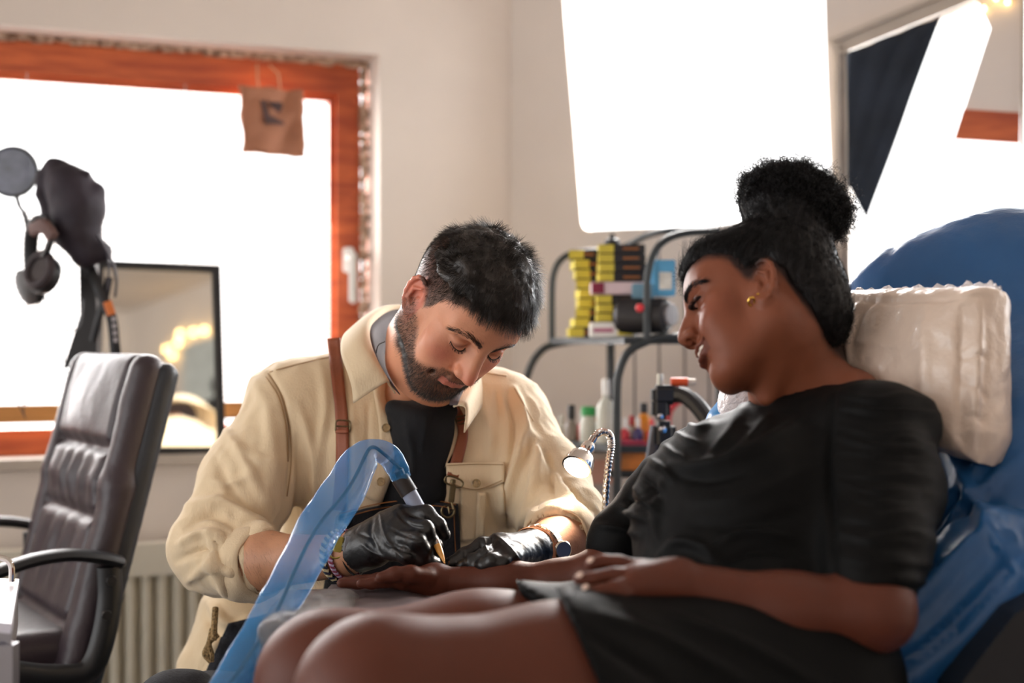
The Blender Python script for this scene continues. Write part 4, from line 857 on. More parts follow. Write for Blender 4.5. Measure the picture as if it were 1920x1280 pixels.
# torso / arms core (coarse, under the clothes) and forearms
sh_R, sh_L, el_R, el_L = S(545, 780, 2.27), S(945, 800, 2.3), S(408, 1032, 2.17), S(1068, 985, 2.16)
def torso(V, g=0.0):
    fl = ((0.1, 1, .1), 1.25)
    V.cone(S(620, 1290, 2.44), S(760, 960, 2.37), .165+g, .168+g, .05, flat=fl); V.cone(S(760, 960, 2.37), S(772, 835, 2.34), .168+g, .13+g, .06, flat=fl)
    V.cone(S(600, 790, 2.31), S(900, 810, 2.34), .075+g, .072+g, .07); V.cone(S(690, 860, 2.27), S(860, 870, 2.29), .085+g, .08+g, .07)
    V.cone(S(745, 715, 2.33), S(560, 765, 2.3), .06+g*.5, .06+g, .05); V.cone(S(800, 725, 2.34), S(930, 785, 2.33), .055+g*.5, .055+g, .05); return V
V = Vol((-.62, 1.88, .55), (.24, 2.62, 1.18), .005); torso(V, -.034); V.cone(sh_R, el_R, .05, .042, .03); V.cone(sh_L, el_L, .05, .042, .03); V.cone(S(770, 745, 2.27), S(770, 860, 2.33), .05, .08, .05)
tv, tf = V.nets(2)
V = Vol((-.46, 1.85, .72), (.16, 2.3, .96), .0022)
V.cone(el_R, S(500, 1052, 2.08), .043, .0405, .02); V.cone(S(500, 1052, 2.08), S(640, 1042, 1.992), .0405, .029, .02, flat=((0, .3, 1), 1.0))
V.cone(el_L, S(1050, 1016, 2.06), .044, .040, .02); V.cone(S(1050, 1016, 2.06), S(1005, 1035, 1.99), .04, .029, .02)
man_hands(V, -.0045); av, af = V.nets(1)
bv, bf = cat((hv, hf), (tv, tf), (av, af)); bc = np.tile(np.array(lin((196, 142, 108))[:3]), (len(bv), 1)); bc[:len(hv)] = hcol
an = vnoise(av, (90, 30, 90), 8); arm_c = mixc(np.tile(np.array(lin((198, 144, 110))[:3]), (len(av), 1)), (150, 104, 78), .25*np.clip(an, 0, 1)); bc[len(hv)+len(tv):] = arm_c
me = npmesh('body', bv, bf); vcol(me, bc); link('body', me, skin_m, man)
# arm hair
wa = smoothstep(1.0, .0, np.abs(av[:, 1]-2.05)/.2); sel = ((proj(av)[:, 0] < 640) | (proj(av)[:, 0] > 1015)); p_, n_, _ = sample(av, af, wa*sel, 2600, 3)
rr = RNG.normal(size=p_.shape)*.5; ln = .006+.004*RNG.random(len(p_)); d_ = n_*.35+np.array((.7, -.3, -.45))*np.where(proj(p_)[:, 0] > 900, -1, 1)[:, None]*[1, 1, 0]+rr*.4+[0, 0, -.4]; d_ /= np.linalg.norm(d_, axis=1)[:, None]
pts = np.stack([p_+d_*ln[:, None]*t+np.array((0, 0, -.003))*t*t for t in np.linspace(0, 1, 4)], 1); v, f = strands(pts, .00009); link('arm_hair', npmesh('h', v, f), hair_m, man)
# beard strands
lv_, lf_ = headF
def to_w(q): return q*SM @ RM.T+TM
p_, n_, w_ = sample(lv_, lf_, np.clip(bm_, 0, 1)**1.5, 12000, 4); ln = (.0035+.006*RNG.random(len(p_)))*(.45+.75*smoothstep(-.03, -.09, p_[:, 2])); d_ = n_*.55+np.array((0, .12, -.75))+RNG.normal(size=p_.shape)*.28; d_ /= np.linalg.norm(d_, axis=1)[:, None]
pts = np.stack([p_+d_*ln[:, None]*t+n_*(-.0008*t*t) for t in np.linspace(0, 1, 4)], 1); v, f = strands(to_w(pts.reshape(-1, 3)).reshape(pts.shape), .00016); link('beard', npmesh('h', v, f), hair_m, man)
# eyebrows + lashes
def browset(side, n, seed, arc, thick=.0035):
    r = np.random.default_rng(seed); t = r.random(n); L = spline(arc, 12); idx = (t*(len(L)-1)).astype(int); c = L[idx]*[side, 1, 1]; c = c+r.normal(size=c.shape)*[.0008, .0006, thick*.5]*(1-.5*t)[:, None]
    tg = np.gradient(L, axis=0)[idx]*[side, 1, 1]; tg /= np.linalg.norm(tg, axis=1)[:, None]; d = tg+np.array((0, -.25, .35))*(1-t)[:, None]+r.normal(size=c.shape)*.12; ln = .006+.003*r.random(n)
    return np.stack([c+d*ln[:, None]*s for s in np.linspace(0, 1, 4)], 1)
barc = [(.010, -.0975, .036), (.020, -.0945, .0415), (.033, -.0865, .045), (.046, -.075, .0415), (.052, -.067, .036)]
TH = bvh(lv_, lf_)
def snap(tree, P_, off=.0004):
    out = P_.copy()
    for i in range(len(P_)):
        q, n_q, _, _ = tree.find_nearest(Vector(P_[i, 0])); d = np.array(q)+np.array(n_q)*off-P_[i, 0]; out[i] += d
    return out
br = snap(TH, np.concatenate([browset(-1, 330, 5, barc, .0075), browset(1, 260, 6, barc, .0075)])); v, f = strands(to_w(br.reshape(-1, 3)).reshape(br.shape), .00019); link('eyebrows', npmesh('h', v, f), hair_m, man)
def lashes(n, seed, arc, ln0=.006, dn=(0, -.6, -.6)):
    out = []
    for side in (-1, 1):
        r = np.random.default_rng(seed+side); L = spline(arc, 12); t = r.random(n); c = L[(t*(len(L)-1)).astype(int)]*[side, 1, 1]; d = np.array(dn)+np.stack([side*(t-.4)*.9, 0*t, 0*t], 1)+r.normal(size=c.shape)*.1; d /= np.linalg.norm(d, axis=1)[:, None]
        out.append(np.stack([c+d*ln0*s+np.array((0, -.001, .0025))*s*s for s in np.linspace(0, 1, 4)], 1))
    return np.concatenate(out)
larc = [(.019, -.0815, .0155), (.025, -.0865, .0125), (.032, -.0875, .0115), (.040, -.0835, .0125), (.0455, -.077, .0155)]
la_ = lashes(90, 9, larc); v, f = strands(to_w(la_.reshape(-1, 3)).reshape(la_.shape), .00022)
lidl = []
for side in (-1, 1): lidl.append(strands(to_w(spline([np.array(q)*[side, 1, 1]+[0, -.0002, 0] for q in larc], 6))[None], .0009, .8))
v, f = cat((v, f), *lidl); link('eyelashes', npmesh('h', v, f), hair_m, man)
# short hair: textured cap + strands
Vh = Vol((-.12, -.15, -.08), (.12, .16, .19), .0024); Vh.ell((0, .014, .048), (.0765, .097, .084), k=0); Vh.ell((0, -.008, .082), (.064, .078, .056), k=.03); Vh.ell((0, -.045, .092), (.048, .042, .030), k=.02)
x, y, z = Vh.arrays(); ax_ = np.abs(x); hl = np.interp(y, [-.1, -.07, -.05, -.03, .0, .05, .1], [.097, .091, .082, .070, .062, .055, .05]); Vh.D = np.maximum(Vh.D, ((hl-z)*.8-.0*ax_).astype(np.float32))
cv, cf = Vh.nets(2); N_ = normals(cv, cf); cv = cv+N_*(.0045*vnoise(cv, (75, 60, 75), 31, 3)+.001)[:, None]
hvw, hfw = to_w(cv), cf
topw = smoothstep(.055, .085, cv[:, 2]); p_, n_, _ = sample(cv, cf, topw, 15000, 12)
clump = np.stack([vnoise(p_, (55, 55, 55), 40+i, 1) for i in range(3)], 1); ln = .010+.013*RNG.random(len(p_)); front = smoothstep(.02, -.07, p_[:, 1])
d_ = n_*.42+np.array((-.15, -.85, .0))*(.45+.6*front)[:, None]+clump*.65+RNG.normal(size=p_.shape)*.13+np.array((0, 0, -.05))*front[:, None]; d_ /= np.linalg.norm(d_, axis=1)[:, None]
cur = np.array((0, -.25, -1.))*(.003+.006*front)[:, None]+clump*.006
pts = np.stack([p_-n_*.003+d_*ln[:, None]*t+cur*t*t for t in np.linspace(0, 1, 6)], 1); s1 = strands(to_w(pts.reshape(-1, 3)).reshape(pts.shape), .00024)
# sides: clipped short
sw = np.clip(sc_, 0, 1)*smoothstep(.095, .07, lv_[:, 2]); p_, n_, _ = sample(lv_, lf_, sw, 14000, 13); up = smoothstep(.0, .08, p_[:, 2]); ln = .0018+.0085*up**1.6; d_ = n_*.7+np.array((0, -.35, -.5))+RNG.normal(size=p_.shape)*.2; d_ /= np.linalg.norm(d_, axis=1)[:, None]
pts = np.stack([p_+d_*ln[:, None]*t for t in np.linspace(0, 1, 4)], 1); s2 = strands(to_w(pts.reshape(-1, 3)).reshape(pts.shape), .00014)
v, f = cat((hvw, hfw), s1, s2); link('hair', npmesh('h', v, f), hair_m, man)
# ---- clothes
shirtm = mat('beige_corduroy', (232, 210, 174), .85, noise=.05, scale=6, bump=.25, bscale=420, sheen=.25, stretch=(1, 1, .3))
denim = mat('black_denim', (34, 36, 44), .85, noise=.3, scale=260, bump=.3, bscale=300); tan = mat('tan_leather', (146, 78, 48), .5, noise=.12, scale=20, bump=.15, bscale=200)
stitch = mat('tan_stitch', (186, 152, 110), .8); ostitch = mat('orange_stitch', (170, 110, 60), .8); brass = mat('antique_brass', (120, 104, 76), .35, metal=.85, noise=.2, scale=40)
tee = mat('black_cotton', (10, 12, 18), .85, noise=.15, bump=.2, bscale=300)
V = Vol((-.62, 1.9, .6), (.24, 2.62, 1.2), .004); torso(V, -.006)
x, y, z = V.arrays(); inner = V.D.copy(); pxx = 960+F*x/y; pyy = 640-F*(z-CZ)/y+0*x
V.D = np.maximum(V.D, (polysd(pxx, pyy, [(690, 740), (905, 745), (900, 1010), (640, 1010), (700, 850)])*(y/F)).astype(np.float32)*.7)
V.D = np.maximum(V.D, (y-2.33).astype(np.float32)+0*V.D); V.cone(S(736, 764, 2.182), S(790, 786, 2.165), .012, .012, .02); V.cone(S(790, 790, 2.17), S(845, 768, 2.19), .010, .010, .015); V.cone(S(790, 810, 2.205), S(790, 900, 2.23), .05, .06, .03)
v, f = V.nets(2); v = creases(v, f, [([(760, 790), (775, 860), (765, 930)], 6, .004), ([(800, 780), (790, 860)], 5, .003)]); link('t_shirt', npmesh('t', v, f), tee, man)
# shirt
V = Vol((-.66, 1.9, .55), (.28, 2.62, 1.2), .0036); torso(V, .008)
V.cone(sh_R, S(468, 905, 2.22), .074, .073, .05); V.cone(S(468, 905, 2.22), S(404, 1028, 2.16), .073, .062, .03); V.cone(S(402, 1028, 2.16), S(462, 1060, 2.1), .062, .050, .03); V.cone(S(465, 1058, 2.105), S(480, 1056, 2.09), .052, .050, .008)
V.cone(sh_L, S(1015, 905, 2.24), .074, .067, .05); V.cone(S(1015, 905, 2.24), S(1064, 978, 2.16), .067, .053, .03); V.cone(S(1064, 978, 2.16), S(1048, 1006, 2.09), .056, .046, .02); V.cone(S(1054, 1004, 2.09), S(1048, 1008, 2.075), .052, .05, .008)
V.cone(S(470, 1180, 2.36), S(420, 1262, 2.33), .09, .075, .05); V.cone(S(840, 900, 2.28), S(850, 1060, 2.34), .07, .09, .05)
# sleeve hollow
V.cone(S(452, 1058, 2.12), S(560, 1052, 2.04), .043, .043, .004, op='s'); V.cone(S(1062, 1000, 2.11), S(1020, 1035, 2.0), .0425, .042, .004, op='s')
x, y, z = V.arrays(); pxx = 960+F*x/y; pyy = 640-F*(z-CZ)/y+0*x
op_ = [(690, 640), (706, 690), (727, 735), (741, 770), (745, 810), (743, 850), (730, 893), (712, 945), (700, 990), (790, 990), (775, 912), (790, 868), (806, 830), (818, 790), (828, 766), (850, 745), (905, 690), (930, 560), (700, 560), (688, 600)]
inner_pad = Vol((-.66, 1.9, .55), (.28, 2.62, 1.2), .0036); torso(inner_pad, -.006)
cut = np.maximum(polysd(pxx, pyy, op_)*(y/F)+.0, -(inner_pad.D-.000)); V.D = np.maximum(V.D, -cut.astype(np.float32)); del inner_pad
neckcut = Vol((-.66, 1.9, .55), (.28, 2.62, 1.2), .0036); neckcut.cone(S(785, 680, 2.16), S(788, 752, 2.25), .080, .056, .01); V.D = np.maximum(V.D, -neckcut.D)
sv, sf = V.nets(2)
W_ = [
 ([(505, 700), (528, 745), (541, 800), (543, 860), (536, 930)], 5, -.006), ([(470, 700), (500, 760), (512, 850), (505, 930)], 14, .006), ([(560, 760), (585, 850), (590, 930), (575, 1000)], 12, .008), ([(555, 820), (560, 920), (545, 1010)], 7, -.006),
 ([(420, 800), (460, 870), (500, 950)], 10, .006), ([(400, 850), (440, 930), (500, 985)], 9, -.005), ([(355, 950), (420, 940), (480, 985), (520, 1000)], 9, .008), ([(345, 985), (400, 965), (470, 1010)], 8, -.008), ([(335, 1020), (380, 1000), (430, 1015)], 8, .008), ([(330, 1050), (390, 1030), (430, 1060)], 7, -.007), ([(350, 1090), (400, 1060), (440, 1075)], 7, .007), ([(395, 1005), (410, 1060), (425, 1110)], 6, .007), ([(420, 1000), (440, 1050), (455, 1105)], 5, -.006),
 ([(440, 830), (480, 860), (520, 870)], 8, .004), ([(390, 900), (430, 905), (470, 890)], 9, .004),
 ([(600, 680), (610, 760), (600, 850), (610, 950)], 10, .004), ([(690, 760), (688, 840), (680, 930)], 5, -.003), ([(655, 740), (665, 830), (660, 930)], 8, .003),
 ([(965, 730), (985, 800), (968, 880), (945, 960)], 7, .010), ([(950, 740), (965, 800), (955, 870)], 5, -.006), ([(985, 800), (1010, 850), (1000, 930), (975, 985)], 9, .009), ([(1000, 820), (1030, 870), (1040, 930)], 6, -.007), ([(1010, 850), (1060, 920), (1080, 960)], 9, .007), ([(1040, 880), (1075, 930), (1110, 960)], 6, -.006), ([(960, 1000), (1010, 960), (1080, 955)], 6, .006), ([(975, 985), (1040, 945), (1110, 975)], 5, -.005), ([(1040, 985), (1090, 990), (1120, 1005)], 4, .004), ([(900, 740), (920, 800), (918, 850)], 9, .005), ([(930, 730), (938, 790)], 5, -.004), ([(900, 950), (908, 1000), (900, 1050)], 6, .006), ([(935, 930), (948, 980), (940, 1010)], 5, -.005),
 ([(395, 1130), (430, 1170), (480, 1160)], 8, .01), ([(390, 1160), (420, 1200), (470, 1190)], 8, -.008), ([(380, 1230), (420, 1200)], 8, .006), ([(560, 1000), (540, 1060), (560, 1120)], 9, .007), ([(600, 960), (590, 1000)], 6, .004)]
sv = creases(sv, sf, W_, 1.5); N_ = normals(sv, sf); pj = proj(sv); arm_w = smoothstep(560, 480, pj[:, 0])+smoothstep(960, 1010, pj[:, 0]); nz1 = vnoise(sv, (16, 16, 9), 50, 3)
sv = sv+N_*((.003+.004*arm_w)*nz1+(.0012+.0012*arm_w)*(1-np.abs(vnoise(sv, (34, 34, 16), 51, 2))*2))[:, None]
link('shirt', npmesh('s', sv, sf), shirtm, man); TS = bvh(sv, sf)
def patch(tree, quad, n=(16, 16), off=.003, th=.002, warp=None, sm=2, defY=2.15):
    a, b, c, d = [np.array(q, float) for q in quad]; G = np.zeros((n[0], n[1], 3)); last = None
    for i in range(n[0]):
        for j in range(n[1]):
            s_, t = i/(n[0]-1), j/(n[1]-1); q = (a*(1-t)+b*t)*(1-s_)+(d*(1-t)+c*t)*s_
            if warp is not None: q = q+np.array(warp(s_, t))
            h = hit(tree, q[0], q[1], off); last = h if h is not None else (P(q[0], q[1], last.y) if last is not None else P(q[0], q[1], defY)); G[i, j] = last
    for _ in range(sm):
        G[1:-1, 1:-1] = (G[:-2, 1:-1]+G[2:, 1:-1]+G[1:-1, :-2]+G[1:-1, 2:]+4*G[1:-1, 1:-1])/8
    return sheet(G, th)
# collar
ci = [(740, 738, 2.125), (712, 700, 2.15), (695, 650, 2.19), (700, 618, 2.25), (735, 598, 2.32), (795, 600, 2.36), (850, 640, 2.33), (862, 705, 2.25), (850, 765, 2.155)]
cm = [(728, 722, 2.12), (702, 672, 2.14), (690, 622, 2.18), (700, 594, 2.25), (738, 575, 2.33), (800, 580, 2.37), (862, 632, 2.34), (882, 705, 2.25), (862, 762, 2.14)]
cx_ = [(722, 718, 2.11), (692, 676, 2.12), (668, 632, 2.17), (676, 602, 2.25), (725, 577, 2.345), (805, 590, 2.39), (880, 640, 2.36), (898, 705, 2.26), (872, 770, 2.13)]
co = [(663, 756, 2.115), (655, 710, 2.12), (642, 656, 2.17), (652, 622, 2.26), (712, 596, 2.37), (810, 620, 2.42), (900, 665, 2.39), (917, 730, 2.28), (868, 812, 2.115)]
rows = [spline([S(*q) for q in r], 7) for r in (ci, cm, cx_, co)]; G = np.stack(rows, 1); Gi = np.array([spline(g, 5) for g in G])
Gi = Gi+.0012*np.sin(np.arange(Gi.shape[0])*.35)[:, None, None]
v, f = sheet(Gi, .0022); link('collar', npmesh('c', v, f), shirtm, man)
ci2 = [(748, 742, 2.12), (728, 708, 2.14), (718, 668, 2.18), (730, 642, 2.22), (758, 628, 2.27), (800, 625, 2.3), (840, 655, 2.29), (852, 705, 2.22), (845, 762, 2.15)]
G = np.stack([spline([S(*q) for q in ci2], 7)+[0, -.001, 0], spline([S(*q) for q in cm], 7)*.92+spline([S(*q) for q in ci], 7)*.08], 1); G = np.array([np.linspace(g[0], g[1], 5) for g in G]); G += (np.array(S(790, 690, 2.26))-G)*.035
v, f = sheet(G, .001); link('collar_lining', npmesh('c', v, f), mat('grey_lining', (96, 88, 92), .8), man)
# seams
seams = []
for ln_, w_ in (([(502, 700), (528, 740), (543, 800), (546, 865), (538, 930)], 2.0), ([(498, 706), (523, 745), (537, 805), (540, 865)], 2.0), ([(505, 698), (560, 682), (622, 668)], 2), ([(720, 800), (722, 850), (700, 925)], 1.6), ([(812, 880), (845, 835), (858, 800)], 1.6), ([(795, 930), (840, 880), (862, 845)], 1.6), ([(950, 705), (905, 698)], 2), ([(965, 728), (1000, 790)], 1.6)):
    seams.append(ribbon(TS, ln_, w_, .0008, .0012, 3, 8))
[link('seam', npmesh('s', *q_), stitch, man) for q_ in seams]
link('placket', npmesh('s', *ribbon(TS, [(702, 690), (717, 735), (727, 790), (728, 840), (714, 890), (696, 935)], [20, 34, 34, 36, 36, 38], .0022, .003, 7, 8)), shirtm, man)
link('placket', npmesh('s', *ribbon(TS, [(848, 775), (842, 820), (820, 865), (798, 905), (790, 950)], [30, 36, 36, 34, 30], .0022, .003, 7, 8)), shirtm, man)
# cuffs (rolled)
def cuff(c0, c1, r0, r1, th=.006):
    c0, c1 = Vector(c0), Vector(c1); t = (c1-c0).normalized(); u = t.cross(Vector((0, 0, 1))).normalized(); w = t.cross(u); G = np.zeros((40, 6, 3))
    for i in range(40):
        a = 2*math.pi*i/39
        for j in range(6):
            s_ = j/5; r = r0+(r1-r0)*s_+th*math.sin(s_*math.pi)+.0016*math.sin(a*3+s_*2)+.001*math.sin(a*7+s_*5); G[i, j] = c0.lerp(c1, s_)+(u*math.cos(a)+w*math.sin(a))*r
    A = G.reshape(-1, 3); B = A*1; cc = np.array([(c0.lerp(c1, j/5)) for i in range(40) for j in range(6)]); B = cc+(A-cc)*.93; v = np.vstack([A, B]); o = 240; fs = []
    for i in range(39):
        for j in range(5): a = i*6+j; fs += [(a, a+1, a+7, a+6), (o+a+6, o+a+7, o+a+1, o+a)]
        fs += [(i*6, (i+1)*6, o+(i+1)*6, o+i*6), (i*6+5, o+i*6+5, o+(i+1)*6+5, (i+1)*6+5)]
    return v, np.array(fs)
v, f = cuff(S(448, 1060, 2.115), S(494, 1056, 2.082), .0535, .0505); v = v+normals(v, f)*(.0025*vnoise(v, 40, 61, 2))[:, None]; link('cuff', npmesh('c', v, f), shirtm, man)
v, f = cuff(S(1062, 998, 2.10), S(1044, 1014, 2.05), .0515, .0495); v = v+normals(v, f)*(.0025*vnoise(v, 40, 62, 2))[:, None]; link('cuff', npmesh('c', v, f), shirtm, man)
# pocket + buttons
link('pocket', npmesh('p', *patch(TS, [(864, 905), (944, 905), (950, 1010), (862, 1014)], (18, 14), .003, .002)), shirtm, man)
link('pocket_flap', npmesh('p', *patch(TS, [(836, 868), (946, 866), (946, 905), (838, 908)], (14, 18), .0065, .0022, warp=lambda s, t: (0, 14*s*math.sin(math.pi*t)-2*s))), shirtm, man)
link('pocket_pleat', npmesh('p', *patch(TS, [(895, 922), (912, 922), (908, 1005), (892, 1008)], (12, 5), .007, .003)), shirtm, man)
[link('seam', npmesh('s', *ribbon(TS, l, 1.5, .0006, .0095, 3, 8)), stitch, man) for l in ([(838, 872), (890, 870), (944, 871)], [(842, 905), (892, 918), (942, 900)])]
hornm = mat('horn_button', (176, 146, 100), .3, noise=.3, scale=200)
def button(px, py, r=.0068, off=.004, m_=hornm):
    p0 = hit(TS, px, py, off+.003); b = MB(); b.lathe(p0, [(.0005, -.001), (r*.8, -.001), (r, .0003), (r, .0018), (r*.82, .0022), (r*.7, .0014), (.0005, .0014)], axis=(-.05, -1, .15), n=22); 
    o = b.build('button', m_, man); return o
for q in ((724, 737), (724, 802), (714, 903)): button(*q, off=.006)
button(893, 906, off=.012)
# straps
link('strap', npmesh('s', *ribbon(TS, [(626, 634), (632, 700), (640, 770), (643, 830), (641, 900), (636, 955)], [24, 24, 23, 23, 24, 24], .0028, .0035, 5, 10, 8)), tan, man)
link('strap', npmesh('s', *ribbon(TS, [(852, 762), (864, 790), (868, 815), (860, 850), (848, 893)], [16, 19, 20, 21, 22], .0028, .006, 5, 10, 8)), tan, man)
def buckle(px, py, w, h, ang, off=.009):
    p0 = hit(TS, px, py, off); R = Matrix.Rotation(ang, 3, 'Y'); pts = []
    for a in np.linspace(0, 2*math.pi, 33):
        ca, sa = math.cos(a), math.sin(a); pts.append(p0+R @ Vector((w/2*math.copysign(abs(ca)**.4, ca), 0, h/2*math.copysign(abs(sa)**.4, sa))))
    m = MB(); m.tube(pts, .0013, 8, cap=False); m.tube([p0+R @ Vector((-w/2, 0, 0)), p0+R @ Vector((w/2, 0, 0))], .0012, 8); return m.build('buckle', brass, man)
buckle(643, 799, .0225, .0185, .05); buckle(866, 787, .017, .012, -.2, .011)
link('strap_loop', npmesh('s', *ribbon(TS, [(642, 806), (642, 812)], 24, .0025, .0085, 5, 3, 0)), tan, man)
# clip and ring of the bib
def ringm(p0, r, t, axis=(0, -1, 0.1)): 
    q = Vector((0, 0, 1)).rotation_difference(Vector(axis).normalized()); m = MB(); m.tube([p0+q @ Vector((r*math.cos(a), r*math.sin(a), 0)) for a in np.linspace(0, 2*math.pi, 30)], t, 8, cap=False); return m
p0 = hit(TS, 851, 903, .011); m = MB(); R = Matrix.Rotation(.35, 3, 'Y')
m.tube([p0+R @ Vector((.0145*math.copysign(abs(math.cos(a))**.75, math.cos(a)), 0, .0068*math.copysign(abs(math.sin(a))**.75, math.sin(a)))) for a in np.linspace(0, 2*math.pi, 30)], .0014, 8, cap=False); m.build('strap_ring', brass, man)
p1 = hit(TS, 848, 925, .012); m = MB(); m.box(p1, (.009, .005, .030), Matrix.Rotation(.12, 3, 'Y'), bev=.0018); m.lathe(p1+Vector((.001, 0, .018)), [(.001, -.003), (.0042, -.002), (.0042, .003), (.001, .004)], n=12); m.tube([p1+Vector((-.001, 0, -.013)), p1+Vector((.002, -.003, -.024)), p1+Vector((-.004, -.002, -.03)), p1+Vector((-.006, 0, -.02))], .0018, 8); m.build('snap_hook', brass, man)
# apron bib
def bibw(s, t): return (0, -12*math.sin(math.pi*t)*(1-s))
bib = patch(TS, [(632, 966), (859, 944), (866, 1078), (600, 1150)], (22, 30), .005, .003, warp=bibw, sm=6); link('apron_bib', npmesh('b', *bib), denim, man); TB = bvh(*bib)
sts = [ribbon(TB, [(640, 962), (700, 946), (760, 938), (820, 939), (855, 946)], 1.3, .0006, .0012, 3, 10), ribbon(TB, [(641, 972), (700, 955), (760, 947), (820, 948), (851, 954)], 1.3, .0006, .0012, 3, 10), ribbon(TB, [(851, 955), (853, 1010), (856, 1060)], 1.3, .0006, .0012, 3, 10)]
link('apron_stitching', npmesh('s', *cat(*sts)), ostitch, man)
ringm(hit(TB, 840, 958, .003) or P(840, 958, 2.15), .0098, .002).build('eyelet', brass, man); ringm(hit(TB, 645, 972, .003) or P(645, 972, 2.15), .0098, .002).build('eyelet', brass, man)
# trousers, legs, shoes
V = Vol((-.75, 1.75, .0), (.15, 2.75, .86), .008); hip = S(610, 1330, 2.45)
k1, k2 = Vector((-.46, 1.98, .56)), Vector((.02, 1.98, .55)); V.cone(hip, S(560, 1300, 2.45), .15, .15, .05, flat=((0, 1, 0), 1.1)); 
for kx, sd_ in ((k1, -1), (k2, 1)):
    a = Vector(hip)+Vector((.08*sd_, -.03, -.02)); V.cone(a, kx, .1, .078, .05); ft = Vector((kx.x+.0*sd_, kx.y+.16, .1)); V.cone(kx, ft, .072, .045, .03)
v, f = V.nets(2); v = creases(v, f, [([(395, 1240), (450, 1220), (520, 1240)], 9, .008), ([(380, 1270), (460, 1250)], 8, -.006)]); v = v+normals(v, f)*(.005*vnoise(v, 14, 70, 2))[:, None]; link('trousers', npmesh('t', v, f), denim, man); TT = bvh(v, f)
link('apron_skirt', npmesh('b', *patch(TS, [(428, 1168), (640, 1118), (660, 1290), (372, 1290)], (18, 18), .010, .003, sm=6, defY=2.2, warp=lambda s, t: (0, 0))), denim, man)
m = MB(); 
for i in range(3): m.tube(PL([(398+i*5, 1178+i*6, 2.18), (392, 1205, 2.17), (384+i*6, 1225, 2.17), (396, 1240, 2.17)], 6), .0045, 8)
m.tube(PL([(404, 1140, 2.2), (402, 1170, 2.18), (400, 1200, 2.17)], 5), .005, 8); m.build('rope_tie', mat('jute_rope', (188, 156, 108), .9, noise=.4, scale=300, bump=.6, bscale=400), man)
for kx in (k1, k2):
    V = Vol((kx.x-.08, kx.y-.1, -.005), (kx.x+.08, kx.y+.28, .14), .006); V.box((kx.x, kx.y+.09, .04), (.1, .27, .07), None, .032, 0); V.cone((kx.x, kx.y+.16, .06), (kx.x, kx.y+.17, .11), .045, .045, .03); link('shoe', npmesh('s', *V.nets(1)), black, man)
so_ = thing('stool', 'round black work stool under the seated man', 'stool', (hip[0], hip[1], 0))
MB().lathe((hip[0], hip[1]+.03, .0), [(.001, .26), (.16, .26), (.18, .29), (.18, .33), (.16, .35), (.001, .35)], n=30).build('seat', black, so_); MB().lathe((hip[0], hip[1]+.03, 0), [(.001, 0), (.2, 0), (.2, .02), (.03, .05), (.03, .26), (.001, .26)], n=24).build('pedestal', chrome, so_)
# gloves
glovem = mat('black_nitrile', (20, 20, 22), .34, noise=.1, scale=20, bump=.3, bscale=70, spec=.6)
V = Vol((-.32, 1.85, .73), (.1, 2.1, .9), .0017); man_hands(V)
V.cone(S(674, 1033, 1.982), S(652, 1038, 1.988), .0285, .0325, .006); V.cone(S(650, 1038, 1.99), S(634, 1040, 1.996), .0375, .037, .001, op='s'); V.cone(S(997, 1034, 1.985), S(984, 1033, 1.98), .0285, .026, .01)
v, f = V.nets(1)
GW = [([(700, 965), (695, 1000), (715, 1040)], 4, -.002), ([(712, 960), (725, 1010), (760, 1050)], 3, .0018), ([(745, 960), (770, 985), (800, 990)], 4, -.003), ([(730, 990), (765, 1005), (790, 1012)], 3, -.0025), ([(725, 1020), (750, 1030), (775, 1037)], 3, -.0025), ([(680, 1020), (700, 1035), (740, 1052)], 3, .0018), ([(672, 1000), (700, 1010)], 3, -.0015), ([(900, 1012), (903, 1035)], 2.5, -.0018), ([(908, 1010), (912, 1034)], 2.5, .0018), ([(921, 1006), (925, 1030)], 2.5, -.0018), ([(930, 1004), (950, 1020), (975, 1050)], 3, .0022), ([(870, 1030), (873, 1052)], 2, -.0012)]
v = creases(v, f, GW); v = v+normals(v, f)*(.0010*vnoise(v, (70, 70, 40), 80, 3))[:, None]
px_ = proj(v)[:, 0]; lft = px_ < 841
def sub(v, f, keep):
    k = keep[f].all(1); ff = f[k]; u = np.unique(ff); mp = -np.ones(len(v), int); mp[u] = np.arange(len(u)); return v[u], mp[ff]
# split by hand through connectivity side
LM = np.array(S(841, 1050, 1.93)); side = (v[:, 0] < LM[0])
link('glove', npmesh('g', *sub(v, f, side)), glovem, man); link('glove', npmesh('g', *sub(v, f, ~side)), glovem, man)
m = MB(); q = Vector((0, 0, 1)).rotation_difference((Vector(S(640, 1042, 1.99))-Vector(S(668, 1033, 1.982))).normalized())
m.tube([Vector(S(660, 1037, 1.988))+q @ Vector((.0318*math.cos(a), .0318*math.sin(a), 0)) for a in np.linspace(0, 2*math.pi, 40)], .0016, 8, cap=False); m.build('glove_rim', glovem, man)
